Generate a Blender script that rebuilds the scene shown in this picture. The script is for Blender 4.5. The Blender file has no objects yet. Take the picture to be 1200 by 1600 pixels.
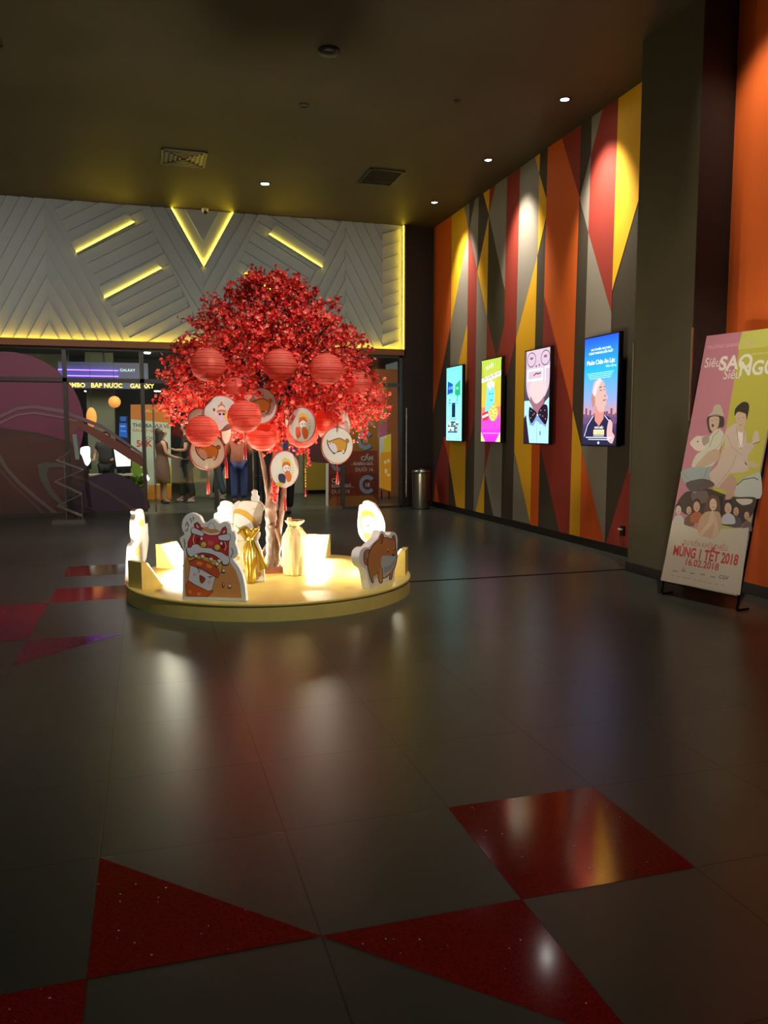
import bpy, bmesh, math, random
from mathutils import Vector, Matrix
from math import sin, cos, pi, radians

# ---------------------------------------------------------------- scene, camera, world, exposure
sc = bpy.context.scene
col = sc.collection
FPX = 1250.0
CAM = Vector((0, 0, 1.5))
YAW, PIT, ROL = radians(16.58), radians(5.77), radians(-0.04)
_f = Vector((sin(YAW) * cos(PIT), cos(YAW) * cos(PIT), -sin(PIT)))
_r0 = Vector((cos(YAW), -sin(YAW), 0))
_u0 = _r0.cross(_f)
_r = _r0 * cos(ROL) + _u0 * sin(ROL)
_u = -_r0 * sin(ROL) + _u0 * cos(ROL)
cd = bpy.data.cameras.new('camera')
cam = bpy.data.objects.new('camera', cd)
col.objects.link(cam)
cam.matrix_world = Matrix(((_r.x, _u.x, -_f.x, 0), (_r.y, _u.y, -_f.y, 0), (_r.z, _u.z, -_f.z, 1.5), (0, 0, 0, 1)))
cd.sensor_fit = 'VERTICAL'
cd.sensor_height = 24.0
cd.lens = FPX / 1600 * 24.0
cd.clip_end = 200
sc.camera = cam
sc.view_settings.view_transform = 'Standard'
sc.view_settings.look = 'None'
sc.view_settings.gamma = 1
sc.view_settings.use_curve_mapping = False
sc.view_settings.exposure = 0.0
sc.cycles.use_denoising = True
sc.cycles.sample_clamp_indirect = 6
sc.cycles.max_bounces = 8
sc.cycles.caustics_reflective = False
sc.cycles.caustics_refractive = False
w = bpy.data.worlds.new('world')
sc.world = w
w.use_nodes = True
w.node_tree.nodes['Background'].inputs[0].default_value = (0.95, 1.0, 0.86, 1)
w.node_tree.nodes['Background'].inputs[1].default_value = 0.1


def lamp(name, kind, loc, power, color, size=.1, aim=None, spot=60, blend=.5, sizey=None, parent=None):
    d = bpy.data.lights.new(name, kind)
    d.energy = power
    d.color = color
    if kind == 'SPOT':
        d.spot_size = radians(spot); d.spot_blend = blend; d.shadow_soft_size = size
    elif kind == 'AREA':
        d.size = size
        if sizey: d.shape = 'RECTANGLE'; d.size_y = sizey
    else:
        d.shadow_soft_size = size
    o = bpy.data.objects.new(name, d)
    o.location = loc
    if aim is not None:
        o.rotation_euler = (Vector(aim) - Vector(loc)).to_track_quat('-Z', 'Y').to_euler()
    col.objects.link(o)
    if parent: o.parent = parent; o.matrix_parent_inverse = parent.matrix_world.inverted()
    return o


# room dimensions in metres (x right, y away from the camera, z up)
XR, ZC, YB = 5.5, 5.42, 15.05
# lobby lamps behind the glass front
lamp('lobby_lamp', 'AREA', (0.0, 16.3, 3.1), 90, (1, .93, .75), 2.0, (0.0, 17.0, 0))
lamp('lobby_lamp', 'AREA', (3.2, 15.7, 2.9), 90, (1, .93, .78), 2.0, (3.2, 17.3, 0))
lamp('lobby_lamp', 'AREA', (-2.6, 17.5, 3.0), 36, (1, .93, .78), 1.6, (-2.6, 17.5, 0))
# wall washer spots over the striped wall with housings built below, and an unseen one over the orange wall
for y_, p_ in ((8.92, 520), (11.14, 420), (13.45, 330), (6.0, 110)):
    lamp('wall_washer_light', 'SPOT', (4.9 if y_ > 7 else 4.6, y_, 5.36), p_, (1, .93, .80), .09, (5.5 if y_ > 7 else 5.31, y_, 4.0), 66, 1)
# ceiling downlights over the hall, and unseen spots added as fill
lamp('downlight_or_fill', 'SPOT', (1.952, 13.184, 5.36), 70, (.72, 1, .92), .05, (1.952, 13.184, 0), 85, .9)
lamp('downlight_or_fill', 'SPOT', (1.9, 3.4, 5.36), 1100, (1, .95, .86), .06, (1.15, 7.3, 1.3), 46, 1)
lamp('downlight_or_fill', 'SPOT', (-1.0, 4.2, 5.36), 330, (.92, 1, .98), .06, (-1.0, 15.0, 3.6), 44, 1)  # unseen spot, added to lift the white relief wall
lamp('downlight_or_fill', 'SPOT', (3.2, 5.0, 5.36), 400, (.92, 1, .98), .06, (3.4, 15.0, 2.6), 40, 1)  # unseen spot, added for the relief wall and the rating board
lamp('downlight_or_fill', 'SPOT', (2.2, 2.2, 5.36), 60, (.9, 1, .9), .06, (2.0, 2.4, 0), 110, 1)
lamp('downlight_or_fill', 'SPOT', (-1.6, 9.2, 5.36), 330, (1, .9, .8), .06, (-2.0, 14.5, 1.2), 90, 1)  # unseen fill spot, added to brighten the films on the glass
lamp('downlight_or_fill', 'SPOT', (3.4, 3.2, 5.36), 560, (1, .93, .8), .06, (5.05, 6.0, 1.3), 38, 1)  # unseen spot, added to brighten the leaning film poster

# ---------------------------------------------------------------- helpers
RAY = {}


def ray(x, y):
    return _r * (x - 600) + _u * (800 - y) + _f * FPX


def hit(ax, val, x, y):
    d = ray(x, y)
    return CAM + d * ((val - CAM[ax]) / d[ax])


def depth(p):
    return (Vector(p) - CAM).dot(_f)


def lin(c):
    c = c / 255.0
    return c / 12.92 if c <= .04045 else ((c + .055) / 1.055) ** 2.4


def rgb(r, g, b):
    return (lin(r), lin(g), lin(b))


_mats = {}


def mat(name, color, rough=.5, metal=0, emit=0, ecol=None, spec=.5, noise=0, nscale=8, trans=0, bump=0, alpha=1):
    if name in _mats: return _mats[name]
    m = bpy.data.materials.new(name); m.use_nodes = True
    nt = m.node_tree; b = nt.nodes['Principled BSDF']
    b.inputs['Base Color'].default_value = (*color, 1)
    b.inputs['Roughness'].default_value = rough
    b.inputs['Metallic'].default_value = metal
    b.inputs['Specular IOR Level'].default_value = spec
    b.inputs['Alpha'].default_value = alpha
    if emit:
        b.inputs['Emission Color'].default_value = (*(ecol or color), 1)
        b.inputs['Emission Strength'].default_value = emit
    if trans:
        ts = nt.nodes.new('ShaderNodeBsdfTranslucent'); ts.inputs[0].default_value = (*color, 1)
        mx = nt.nodes.new('ShaderNodeMixShader'); mx.inputs[0].default_value = trans
        nt.links.new(b.outputs[0], mx.inputs[1]); nt.links.new(ts.outputs[0], mx.inputs[2])
        nt.links.new(mx.outputs[0], nt.nodes['Material Output'].inputs[0])
    if noise or bump:
        tc = nt.nodes.new('ShaderNodeTexCoord'); n = nt.nodes.new('ShaderNodeTexNoise')
        n.inputs['Scale'].default_value = nscale; n.inputs['Detail'].default_value = 5
        nt.links.new(tc.outputs['Object'], n.inputs[0])
        if noise:
            mr = nt.nodes.new('ShaderNodeMapRange')
            mr.inputs[3].default_value = 1 - noise; mr.inputs[4].default_value = 1 + noise
            vm = nt.nodes.new('ShaderNodeVectorMath'); vm.operation = 'SCALE'
            vm.inputs[0].default_value = color
            nt.links.new(n.outputs[0], mr.inputs[0]); nt.links.new(mr.outputs[0], vm.inputs['Scale'])
            nt.links.new(vm.outputs[0], b.inputs['Base Color'])
        if bump:
            bp = nt.nodes.new('ShaderNodeBump'); bp.inputs['Strength'].default_value = bump; bp.inputs['Distance'].default_value = .02
            nt.links.new(n.outputs[0], bp.inputs['Height']); nt.links.new(bp.outputs[0], b.inputs['Normal'])
    _mats[name] = m
    return m


def art_mat(kind, strength=1.0):
    """printed (or lit, for a screen) picture: colours come from the faces of the picture"""
    k = 'art_%s_%g' % (kind, strength)
    if k in _mats: return _mats[k]
    m = bpy.data.materials.new(k); m.use_nodes = True
    nt = m.node_tree; b = nt.nodes['Principled BSDF']
    a = nt.nodes.new('ShaderNodeAttribute'); a.attribute_name = 'Col'
    if kind == 'screen':
        b.inputs['Base Color'].default_value = (.01, .01, .01, 1)
        nt.links.new(a.outputs['Color'], b.inputs['Emission Color'])
        b.inputs['Emission Strength'].default_value = strength
        b.inputs['Roughness'].default_value = .2
    else:
        nt.links.new(a.outputs['Color'], b.inputs['Base Color'])
        b.inputs['Roughness'].default_value = .55
    _mats[k] = m
    return m


def tag(o, label=None, cat=None, group=None, kind=None):
    if label: o['label'] = label
    if cat: o['category'] = cat
    if group: o['group'] = group
    if kind: o['kind'] = kind
    return o


def empty(name, loc, label, cat, group=None, rz=0):
    o = bpy.data.objects.new(name, None)
    o.location = loc; o.rotation_euler.z = rz; o.empty_display_size = .1
    col.objects.link(o)
    bpy.context.view_layer.update()
    return tag(o, label, cat, group)


class MB:
    """collects shapes in world space (or a local frame) and links them as one mesh object"""
    def __init__(s):
        s.v = []; s.f = []; s.m = []; s.c = []; s.mats = []; s.cur = 0; s.smooth = []; s.sm = False

    def use(s, m):
        if m not in s.mats: s.mats.append(m)
        s.cur = s.mats.index(m); return s

    def add(s, vs, fs, cols=None):
        b = len(s.v); s.v += [tuple(v) for v in vs]
        for i, f in enumerate(fs):
            s.f.append([b + k for k in f]); s.m.append(s.cur); s.smooth.append(s.sm)
            s.c.append(cols if cols is None or not callable(cols) else cols(i))

    def box(s, lo, hi, M=None):
        x0, y0, z0 = lo; x1, y1, z1 = hi
        vs = [Vector(p) for p in ((x0, y0, z0), (x1, y0, z0), (x1, y1, z0), (x0, y1, z0), (x0, y0, z1), (x1, y0, z1), (x1, y1, z1), (x0, y1, z1))]
        if M: vs = [M @ v for v in vs]
        s.add(vs, [(0, 3, 2, 1), (4, 5, 6, 7), (0, 1, 5, 4), (1, 2, 6, 5), (2, 3, 7, 6), (3, 0, 4, 7)]); return s

    def prism(s, pts, off):
        """pts: 3D outline, off: 3D thickness vector"""
        n = len(pts); off = Vector(off)
        s.add([Vector(p) for p in pts] + [Vector(p) + off for p in pts],
              [list(range(n)), list(range(2 * n - 1, n - 1, -1))] + [[i, i + n, (i + 1) % n + n, (i + 1) % n] for i in range(n)]); return s

    def tube(s, pts, rad, n=10, cap=True):
        pts = [Vector(p) for p in pts]
        if not hasattr(rad, '__len__'): rad = [rad] * len(pts)
        rings = []
        t = (pts[1] - pts[0]).normalized()
        up = Vector((0, 0, 1)) if abs(t.z) < .9 else Vector((1, 0, 0))
        a = t.cross(up).normalized()
        for i, p in enumerate(pts):
            if i < len(pts) - 1 and i > 0: t = (pts[i + 1] - pts[i - 1]).normalized()
            elif i > 0: t = (pts[i] - pts[i - 1]).normalized()
            a = (a - t * a.dot(t)).normalized(); b = t.cross(a)
            rings.append([p + (a * cos(2 * pi * k / n) + b * sin(2 * pi * k / n)) * rad[i] for k in range(n)])
        fs = [[i * n + k, i * n + (k + 1) % n, (i + 1) * n + (k + 1) % n, (i + 1) * n + k] for i in range(len(pts) - 1) for k in range(n)]
        o = s.sm; s.sm = True
        s.add([v for r in rings for v in r], fs)
        s.sm = o
        if cap: s.add(rings[0], [list(range(n))[::-1]]); s.add(rings[-1], [list(range(n))])
        return s

    def lathe(s, prof, c, n=24, M=None):
        """prof: list of (r, z) around the vertical through c"""
        c = Vector(c); vs = []
        for r, z in prof:
            for k in range(n):
                v = Vector((r * cos(2 * pi * k / n), r * sin(2 * pi * k / n), z))
                vs.append((M @ v if M else v) + c)
        fs = [[i * n + k, i * n + (k + 1) % n, (i + 1) * n + (k + 1) % n, (i + 1) * n + k] for i in range(len(prof) - 1) for k in range(n)]
        o = s.sm; s.sm = True; s.add(vs, fs); s.sm = o; return s

    def build(s, name, m=None, parent=None, label=None):
        me = bpy.data.meshes.new(name)
        me.from_pydata(s.v, [], s.f)
        if m is not None and not s.mats: s.mats = [m]
        for mm in s.mats: me.materials.append(mm)
        me.polygons.foreach_set('material_index', s.m)
        me.polygons.foreach_set('use_smooth', s.smooth)
        if any(c is not None for c in s.c):
            at = me.color_attributes.new('Col', 'FLOAT_COLOR', 'CORNER')
            data = []
            for p, c in zip(me.polygons, s.c):
                for k in range(p.loop_total):
                    cc = (1, 1, 1) if c is None else (c[k] if isinstance(c, list) else c)
                    data += [cc[0], cc[1], cc[2], 1]
            at.data.foreach_set('color', data)
        me.update()
        o = bpy.data.objects.new(name, me)
        col.objects.link(o)
        if parent:
            o.parent = parent
            o.matrix_parent_inverse = parent.matrix_world.inverted()
        if label: o['label'] = label
        return o


def struct(o):
    o['kind'] = 'structure'; return o


def smooth(pts, it=2, closed=True, n=4):
    """smooth outline through the given points (an open path keeps its straight base)"""
    P = [Vector(p) for p in pts]; m = len(P); out = []
    for i in range(m if closed else m - 1):
        if closed: a, b, c, d = P[i - 1], P[i], P[(i + 1) % m], P[(i + 2) % m]
        else: a, b, c, d = P[max(i - 1, 0)], P[i], P[i + 1], P[min(i + 2, m - 1)]
        for k in range(n):
            t = k / n
            q = b * (2 * t ** 3 - 3 * t ** 2 + 1) + (c - a) * .4 * (t ** 3 - 2 * t ** 2 + t) + c * (3 * t ** 2 - 2 * t ** 3) + (d - b) * .4 * (t ** 3 - t ** 2)
            out.append((q.x, q.y))
    if not closed: out.append(tuple(P[-1]))
    return out


def ringp(cx, cy, r, wd, a0, a1, n=24, ky=1.15):
    o = [(cx + (r + wd / 2) * cos(a0 + (a1 - a0) * k / n), cy + ky * (r + wd / 2) * sin(a0 + (a1 - a0) * k / n)) for k in range(n + 1)]
    i = [(cx + (r - wd / 2) * cos(a0 + (a1 - a0) * k / n), cy + ky * (r - wd / 2) * sin(a0 + (a1 - a0) * k / n)) for k in range(n, -1, -1)]
    return o + i


def ell(cx, cy, rx, ry=None, n=28, rot=0):
    ry = rx if ry is None else ry
    return [(cx + rx * cos(2 * pi * k / n) * cos(rot) - ry * sin(2 * pi * k / n) * sin(rot),
             cy + rx * cos(2 * pi * k / n) * sin(rot) + ry * sin(2 * pi * k / n) * cos(rot)) for k in range(n)]


def line(pts, wd, closed=False):
    """a mitred stroke of width wd along pts, as quads that do not overlap"""
    P = [Vector(p) for p in pts]; n = len(P); off = []
    for i in range(n):
        d0 = (P[i] - P[i - 1]) if (i > 0 or closed) else (P[1] - P[0])
        d1 = (P[(i + 1) % n] - P[i]) if (i < n - 1 or closed) else (P[-1] - P[-2])
        d0 = d0.normalized() if d0.length > 1e-6 else Vector((1, 0)); d1 = d1.normalized() if d1.length > 1e-6 else d0
        m = d0 + d1; m = m.normalized() if m.length > .3 else d1
        nn = Vector((-m.y, m.x)); k = wd / 2 / max(.5, abs(nn.dot(Vector((-d1.y, d1.x)))))
        off.append(nn * k)
    out = []
    for i in range(n if closed else n - 1):
        j = (i + 1) % n
        if (P[j] - P[i]).length < 1e-6: continue
        out.append([tuple(P[i] + off[i]), tuple(P[j] + off[j]), tuple(P[j] - off[j]), tuple(P[i] - off[i])])
    return out


def Z(ox, oy, s):
    return lambda pts: [(ox + p[0] / s, oy + p[1] / s) for p in pts]


class Plane:
    """a flat printed face in the world: O origin, U to its right, V up, N towards the viewer's side"""
    def __init__(s, O, U, V):
        s.O = Vector(O); s.U = Vector(U).normalized(); s.V = Vector(V); s.V = (s.V - s.U * s.V.dot(s.U)).normalized()
        s.N = s.U.cross(s.V)

    def uv(s, px, py):
        d = ray(px, py); t = (s.O - CAM).dot(s.N) / d.dot(s.N); p = CAM + d * t - s.O
        return (p.dot(s.U), p.dot(s.V))

    def W(s, u, v, n=0):
        return s.O + s.U * u + s.V * v + s.N * n


def vplane(A, B):
    """vertical plane through two floor points, left to right as seen from the hall"""
    A = Vector(A); B = Vector(B); return Plane(A, B - A, (0, 0, 1))


_tc = {}


def text_polys(txt, bold=0):
    k = (txt, bold)
    if k in _tc: return _tc[k]
    cu = bpy.data.curves.new('t', 'FONT'); cu.body = txt; cu.size = 1; cu.resolution_u = 4; cu.offset = bold
    o = bpy.data.objects.new('t', cu); col.objects.link(o)
    dg = bpy.context.evaluated_depsgraph_get()
    me = bpy.data.meshes.new_from_object(o.evaluated_get(dg))
    vs = [(v.co.x, v.co.y) for v in me.vertices]; fs = [list(p.vertices) for p in me.polygons]
    bpy.data.objects.remove(o); bpy.data.curves.remove(cu); bpy.data.meshes.remove(me)
    _tc[k] = (vs, fs); return _tc[k]


class Art:
    """a picture made of flat coloured shapes laid on one face"""
    def __init__(s, plane, step=.00008, base=.0005, px=True):
        s.p = plane; s.mb = MB(); s.n = base; s.step = step; s.px = px

    def _uv(s, pts):
        return [s.p.uv(*q) for q in pts] if s.px else pts

    def fill(s, pts, c, uv=None, cols=None):
        q = pts if uv else s._uv(pts)
        s.n += s.step
        s.mb.add([s.p.W(a, b, s.n) for a, b in q], [list(range(len(q)))], (lambda i: cols) if cols else rgb(*c) if c else None)
        return s

    def many(s, polys, c):
        s.n += s.step
        for pts in polys:
            q = s._uv(pts); s.mb.add([s.p.W(a, b, s.n) for a, b in q], [list(range(len(q)))], rgb(*c))
        return s

    def outl(s, pts, c, wd=.6, oc=(60, 35, 30)):
        s.fill(pts, c); s.many(line(pts, wd, True), oc); return s

    def grad(s, quad, c0, c1):
        """quad tl,tr,br,bl; c0 top colour, c1 bottom colour"""
        a, b = rgb(*c0), rgb(*c1)
        s.fill(quad, None, cols=[a, a, b, b]); return s

    def text(s, txt, at, size, c, bold=0, uv=False, align='l', rot=0, sx=1):
        u0, v0 = at if uv or not s.px else s.p.uv(*at)
        vs, fs = text_polys(txt, bold)
        if not vs: return s
        w_ = max(v[0] for v in vs)
        dx = -w_ / 2 if align == 'c' else (-w_ if align == 'r' else 0)
        s.n += s.step
        cr, sr = cos(rot), sin(rot)
        W = []
        for a, b in vs:
            a = (a + dx) * size * sx; b = b * size
            W.append(s.p.W(u0 + a * cr - b * sr, v0 + a * sr + b * cr, s.n))
        s.mb.add(W, fs, rgb(*c)); return s

    def build(s, name, parent=None, screen=0):
        return s.mb.build(name, art_mat('screen', screen) if screen else art_mat('print'), parent)


def catm(pts, n=6):
    """smooth open polyline through pts"""
    out = []; P = [pts[0]] + list(pts) + [pts[-1]]
    for i in range(1, len(P) - 2):
        a, b, c, d = (Vector(P[i - 1]), Vector(P[i]), Vector(P[i + 1]), Vector(P[i + 2]))
        for k in range(n):
            t = k / n
            out.append(.5 * ((2 * b) + (c - a) * t + (2 * a - 5 * b + 4 * c - d) * t * t + (3 * b - a - 3 * c + d) * t ** 3))
    out.append(Vector(pts[-1])); return out


# ---------------------------------------------------------------- materials
M_DARK = mat('taupe_paint', rgb(66, 55, 40), .75, noise=.05, nscale=5)
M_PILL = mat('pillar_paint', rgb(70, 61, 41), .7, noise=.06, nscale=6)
M_BROWN = mat('dark_brown', rgb(44, 29, 20), .75, noise=.06, nscale=6)
M_MAR = mat('maroon_paint', rgb(150, 48, 34), .7)
M_ORA = mat('orange_paint', rgb(226, 98, 22), .7)
M_YEL = mat('yellow_paint', rgb(244, 180, 20), .7)
M_GRY = mat('grey_paint', rgb(142, 132, 118), .7)
M_BASE = mat('black_baseboard', rgb(26, 22, 20), .4)
M_WHITE = mat('white_relief_paint', rgb(168, 174, 172), .6)
M_LED = mat('yellow_led', (1, .72, .03), .5, emit=15)
M_LEDP = mat('purple_led', (.22, .1, 1), .5, emit=5)
M_FRAME = mat('dark_aluminium', rgb(82, 76, 70), .45, .3)
M_CHROME = mat('brushed_steel', rgb(190, 182, 170), .28, 1)
M_BLACK = mat('black_plastic', rgb(16, 16, 17), .35)
M_GOLD = mat('gold_paint', rgb(222, 200, 110), .4, .08, noise=.12, nscale=7, bump=.12)
M_FOAM = mat('white_foam_board', rgb(226, 224, 218), .6)
M_LAMPW = mat('flood_lamp_glow', (1, .95, .72), .5, emit=330)
M_SPOTW = mat('spot_lamp_glow', (1, .97, .9), .5, emit=60)


def floor_mat(name, color, rough, red=False):
    m = bpy.data.materials.new(name); m.use_nodes = True; nt = m.node_tree; L = nt.links.new
    b = nt.nodes['Principled BSDF']
    tc = nt.nodes.new('ShaderNodeTexCoord')
    if not red:
        mp = nt.nodes.new('ShaderNodeMapping'); mp.inputs['Location'].default_value = (-1.12, -2.21, 0)
        L(tc.outputs['Object'], mp.inputs[0])
        br = nt.nodes.new('ShaderNodeTexBrick'); br.offset = 0; br.squash = 1
        br.inputs['Scale'].default_value = 1; br.inputs['Mortar Size'].default_value = .0035
        br.inputs['Brick Width'].default_value = .658; br.inputs['Row Height'].default_value = .658
        br.inputs['Color1'].default_value = (*color, 1); br.inputs['Color2'].default_value = (color[0] * .88, color[1] * .88, color[2] * .88, 1)
        br.inputs['Mortar'].default_value = (color[0] * .25, color[1] * .25, color[2] * .25, 1)
        br.inputs['Mortar Smooth'].default_value = .1
        L(mp.outputs[0], br.inputs['Vector'])
        no = nt.nodes.new('ShaderNodeTexNoise'); no.inputs['Scale'].default_value = 2.2; no.inputs['Detail'].default_value = 6
        L(tc.outputs['Object'], no.inputs[0])
        mr = nt.nodes.new('ShaderNodeMapRange'); mr.inputs[3].default_value = rough; mr.inputs[4].default_value = rough + .06
        L(no.outputs[0], mr.inputs[0]); L(mr.outputs[0], b.inputs['Roughness'])
        L(br.outputs['Color'], b.inputs['Base Color'])
        bp = nt.nodes.new('ShaderNodeBump'); bp.inputs['Strength'].default_value = .5; bp.inputs['Distance'].default_value = .002; bp.invert = True
        L(br.outputs['Fac'], bp.inputs['Height']); L(bp.outputs[0], b.inputs['Normal'])
    else:
        vo = nt.nodes.new('ShaderNodeTexVoronoi'); vo.inputs['Scale'].default_value = 42
        L(tc.outputs['Object'], vo.inputs['Vector'])
        # quartz chips of varied size, their sparkle painted in as near-white flecks
        se = nt.nodes.new('ShaderNodeSeparateColor'); L(vo.outputs['Color'], se.inputs[0])
        pw = nt.nodes.new('ShaderNodeMath'); pw.operation = 'POWER'; pw.inputs[1].default_value = 7; L(se.outputs[0], pw.inputs[0])
        mu = nt.nodes.new('ShaderNodeMath'); mu.operation = 'MULTIPLY'; mu.inputs[1].default_value = .16; L(pw.outputs[0], mu.inputs[0])
        lt = nt.nodes.new('ShaderNodeMath'); lt.operation = 'LESS_THAN'; L(vo.outputs['Distance'], lt.inputs[0]); L(mu.outputs[0], lt.inputs[1])
        v2 = nt.nodes.new('ShaderNodeTexVoronoi'); v2.inputs['Scale'].default_value = 170; L(tc.outputs['Object'], v2.inputs['Vector'])
        s2 = nt.nodes.new('ShaderNodeSeparateColor'); L(v2.outputs['Color'], s2.inputs[0])
        g2 = nt.nodes.new('ShaderNodeMapRange'); g2.inputs[3].default_value = .7; g2.inputs[4].default_value = 1.35; L(s2.outputs[0], g2.inputs[0])
        vm = nt.nodes.new('ShaderNodeVectorMath'); vm.operation = 'SCALE'; vm.inputs[0].default_value = color; L(g2.outputs[0], vm.inputs['Scale'])
        mx = nt.nodes.new('ShaderNodeMix'); mx.data_type = 'RGBA'
        L(lt.outputs[0], mx.inputs[0]); L(vm.outputs[0], mx.inputs[6]); mx.inputs[7].default_value = (1, .9, .85, 1)
        L(mx.outputs[2], b.inputs['Base Color'])
        b.inputs['Roughness'].default_value = rough
    b.inputs['Specular IOR Level'].default_value = .5
    return m


M_FLOOR = floor_mat('charcoal_floor_tile', rgb(72, 76, 68), .282)
M_RED = floor_mat('red_quartz_tile', rgb(150, 16, 18), .1, True)
M_CEIL = mat('olive_ceiling_paint', rgb(66, 57, 38), .62, noise=.3, nscale=.9)

# ---------------------------------------------------------------- floor and ceiling
f = MB(); f.use(M_FLOOR)
f.box((-6, -2.5, -.1), (6.2, 22, 0))
f.use(M_RED)
T = .658
gx = lambda i: 1.12 + T * i
gy = lambda j: 2.21 + T * j
for poly in (((0, 0), (1, 0), (1, 1), (0, 1)), ((-1, 0), (0, 0), (0, -1)), ((-2, 0), (-1, 0), (-2, 1)), ((-3, -1), (-2, -1), (-2, 0), (-3, 0)),
             ((-3, 6), (-3, 5), (-2, 6)), ((-4, 6), (-3, 6), (-3, 8), (-4, 8)), ((-3, 8), (-2, 8), (-2, 9), (-3, 9)), ((-3, 10), (-2, 10), (-2, 11), (-3, 11)),
             ((-6, 8), (-5, 8), (-5, 9)), ((-6, 4), (-5, 5), (-5, 4))):
    f.add([(gx(a), gy(b), .0006) for a, b in poly], [list(range(len(poly)))])
struct(f.build('floor'))
t = MB()
t.box((2.5, 7.475, 0), (4.96, 7.505, .006))
struct(t.build('trim_1', M_BLACK))
c = MB(); c.box((-6, -2.5, ZC), (6.2, YB + .3, ZC + .2)); struct(c.build('ceiling', M_CEIL))

# ---------------------------------------------------------------- right wall: painted stripes and triangles
wr = MB(); wr.use(M_DARK)
wr.box((XR, 7.3, 0), (XR + .2, YB + .2, ZC))
order = [0]


def paint(m, *pts):
    order[0] += 1
    wr.use(m)
    q = [hit(0, XR, *p) for p in pts]
    wr.add([(XR - .00012 * order[0] - .0008, p.y, min(p.z, ZC)) for p in q], [list(range(len(q)))])


Y_, G_, O_, R_ = M_YEL, M_GRY, M_ORA, M_MAR
paint(O_, (677.5, 352), (706, 332), (704, 510), (675.5, 652))
paint(Y_, (706, 332), (725.5, 319), (725.5, 323), (732.5, 360), (704.5, 508))
paint(G_, (725.5, 323), (725.5, 318), (733.5, 312), (732.8, 360))
paint(G_, (732.5, 360), (704, 510), (703.5, 626), (730.5, 505))
paint(Y_, (730.5, 505), (703.5, 626), (702, 721), (713.3, 795), (726.3, 797))
paint(R_, (694, 680), (702, 721), (700.8, 792), (688, 789), (676, 786), (676, 756))
paint(O_, (681, 753), (688.5, 790), (677, 787))
paint(O_, (693, 683), (703, 683), (702, 721))
paint(R_, (732.5, 360), (745.5, 421), (741.8, 655), (728, 720), (727.7, 700))
paint(G_, (742.5, 306), (748.5, 302), (746, 410), (745.5, 421), (733, 360))
paint(Y_, (755.5, 297), (765.5, 290), (763.8, 334))
paint(Y_, (763.8, 338), (746, 424), (761, 496))
paint(G_, (745.5, 424), (761, 496), (756.3, 806), (740, 801))
paint(Y_, (757.2, 738), (742.3, 804), (756.3, 807))
paint(R_, (793, 270), (812.5, 256), (806.5, 530), (757.5, 738), (761, 496), (770, 470))
paint(M_DARK, (764, 337), (793, 270), (789, 451), (788.5, 505), (776, 560), (761, 496))
paint(R_, (765.5, 290), (776, 282), (764, 334))
paint(G_, (775, 282), (793, 270), (789, 453), (764, 335))
paint(G_, (787, 598), (757.5, 739), (772, 811), (783, 813))
paint(G_, (813, 256), (836.5, 240), (843, 271), (840, 400), (806.7, 529))
paint(Y_, (836.5, 240), (844.5, 234), (843, 271))
paint(Y_, (843, 271), (854.7, 313), (854.3, 336), (840.3, 399))
paint(Y_, (840, 400), (806.7, 529), (803.8, 705), (828.6, 819))
paint(G_, (803.5, 706), (828.4, 819), (801, 812))
paint(O_, (832, 660), (845, 660), (841, 824), (828.6, 820))
paint(O_, (856.5, 225), (878.5, 209), (905.7, 307), (894.8, 642), (850.4, 462))
paint(R_, (878.5, 210), (909, 188), (906, 306))
paint(R_, (850.4, 462), (895, 642), (890, 838), (874.5, 833), (844.5, 697))
paint(Y_, (895.2, 640), (909, 700), (906, 842), (889.8, 838))
paint(O_, (909, 700), (945, 853), (906, 843))
paint(G_, (919.7, 363), (956, 490), (945.3, 853), (909, 700))
paint(R_, (942.5, 165), (967, 148), (956, 490), (919.7, 363), (924, 242))
paint(G_, (925.5, 178), (942.5, 165), (924, 242))
paint(G_, (924, 240), (919.7, 363), (906, 310))
paint(Y_, (967, 148), (1010, 116), (1004.3, 292), (957, 454))
paint(R_, (990, 706), (946, 853), (984, 863), (996, 866))
struct(wr.build('wall_right'))
b = MB(); b.box((XR - .015, 7.41, 0), (XR, YB, .105)); struct(b.build('baseboard_right', M_BASE))

# pillar standing out of the right wall and the orange wall nearer to the camera
p = MB(); p.use(M_PILL); p.box((4.94, 6.47, 0), (5.6, 7.41, ZC))
p.use(M_BROWN); p.add([(4.94, 6.469, 0), (5.6, 6.469, 0), (5.6, 6.469, ZC), (4.94, 6.469, ZC)], [(0, 1, 2, 3)])  # front face in a darker brown than the other faces
struct(p.build('wall_pillar'))
b = MB(); b.box((4.925, 6.455, 0), (5.6, 7.425, .1)); struct(b.build('baseboard_pillar', M_BASE))
g = MB(); g.box((4.932, 7.40, 1.05), (4.945, 7.418, 2.42)); g.box((4.932, 6.462, 1.6), (4.945, 6.478, 2.46)); struct(g.build('trim_2', M_CHROME))
o = MB(); o.use(M_ORA); o.box((5.31, -2.5, 0), (5.5, 6.47, ZC)); struct(o.build('wall_orange'))
b = MB(); b.box((5.295, -2.5, 0), (5.31, 6.455, .105)); struct(b.build('baseboard_orange', M_BASE))

# ---------------------------------------------------------------- back wall: relief panel over the glass front
XE = hit(1, YB, 629, 500).x          # right end of the white panel
wb = MB(); wb.use(M_BROWN)
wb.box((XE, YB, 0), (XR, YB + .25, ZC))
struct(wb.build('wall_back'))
ZL = 3.06                            # top of the orange ledge
uc, uL = 1.10, -1.52
uR = 2 * uc - uL
wp = MB(); wp.use(M_WHITE)
wp.box((-6, YB + .03, ZL), (XE, YB + .25, ZC))


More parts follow.
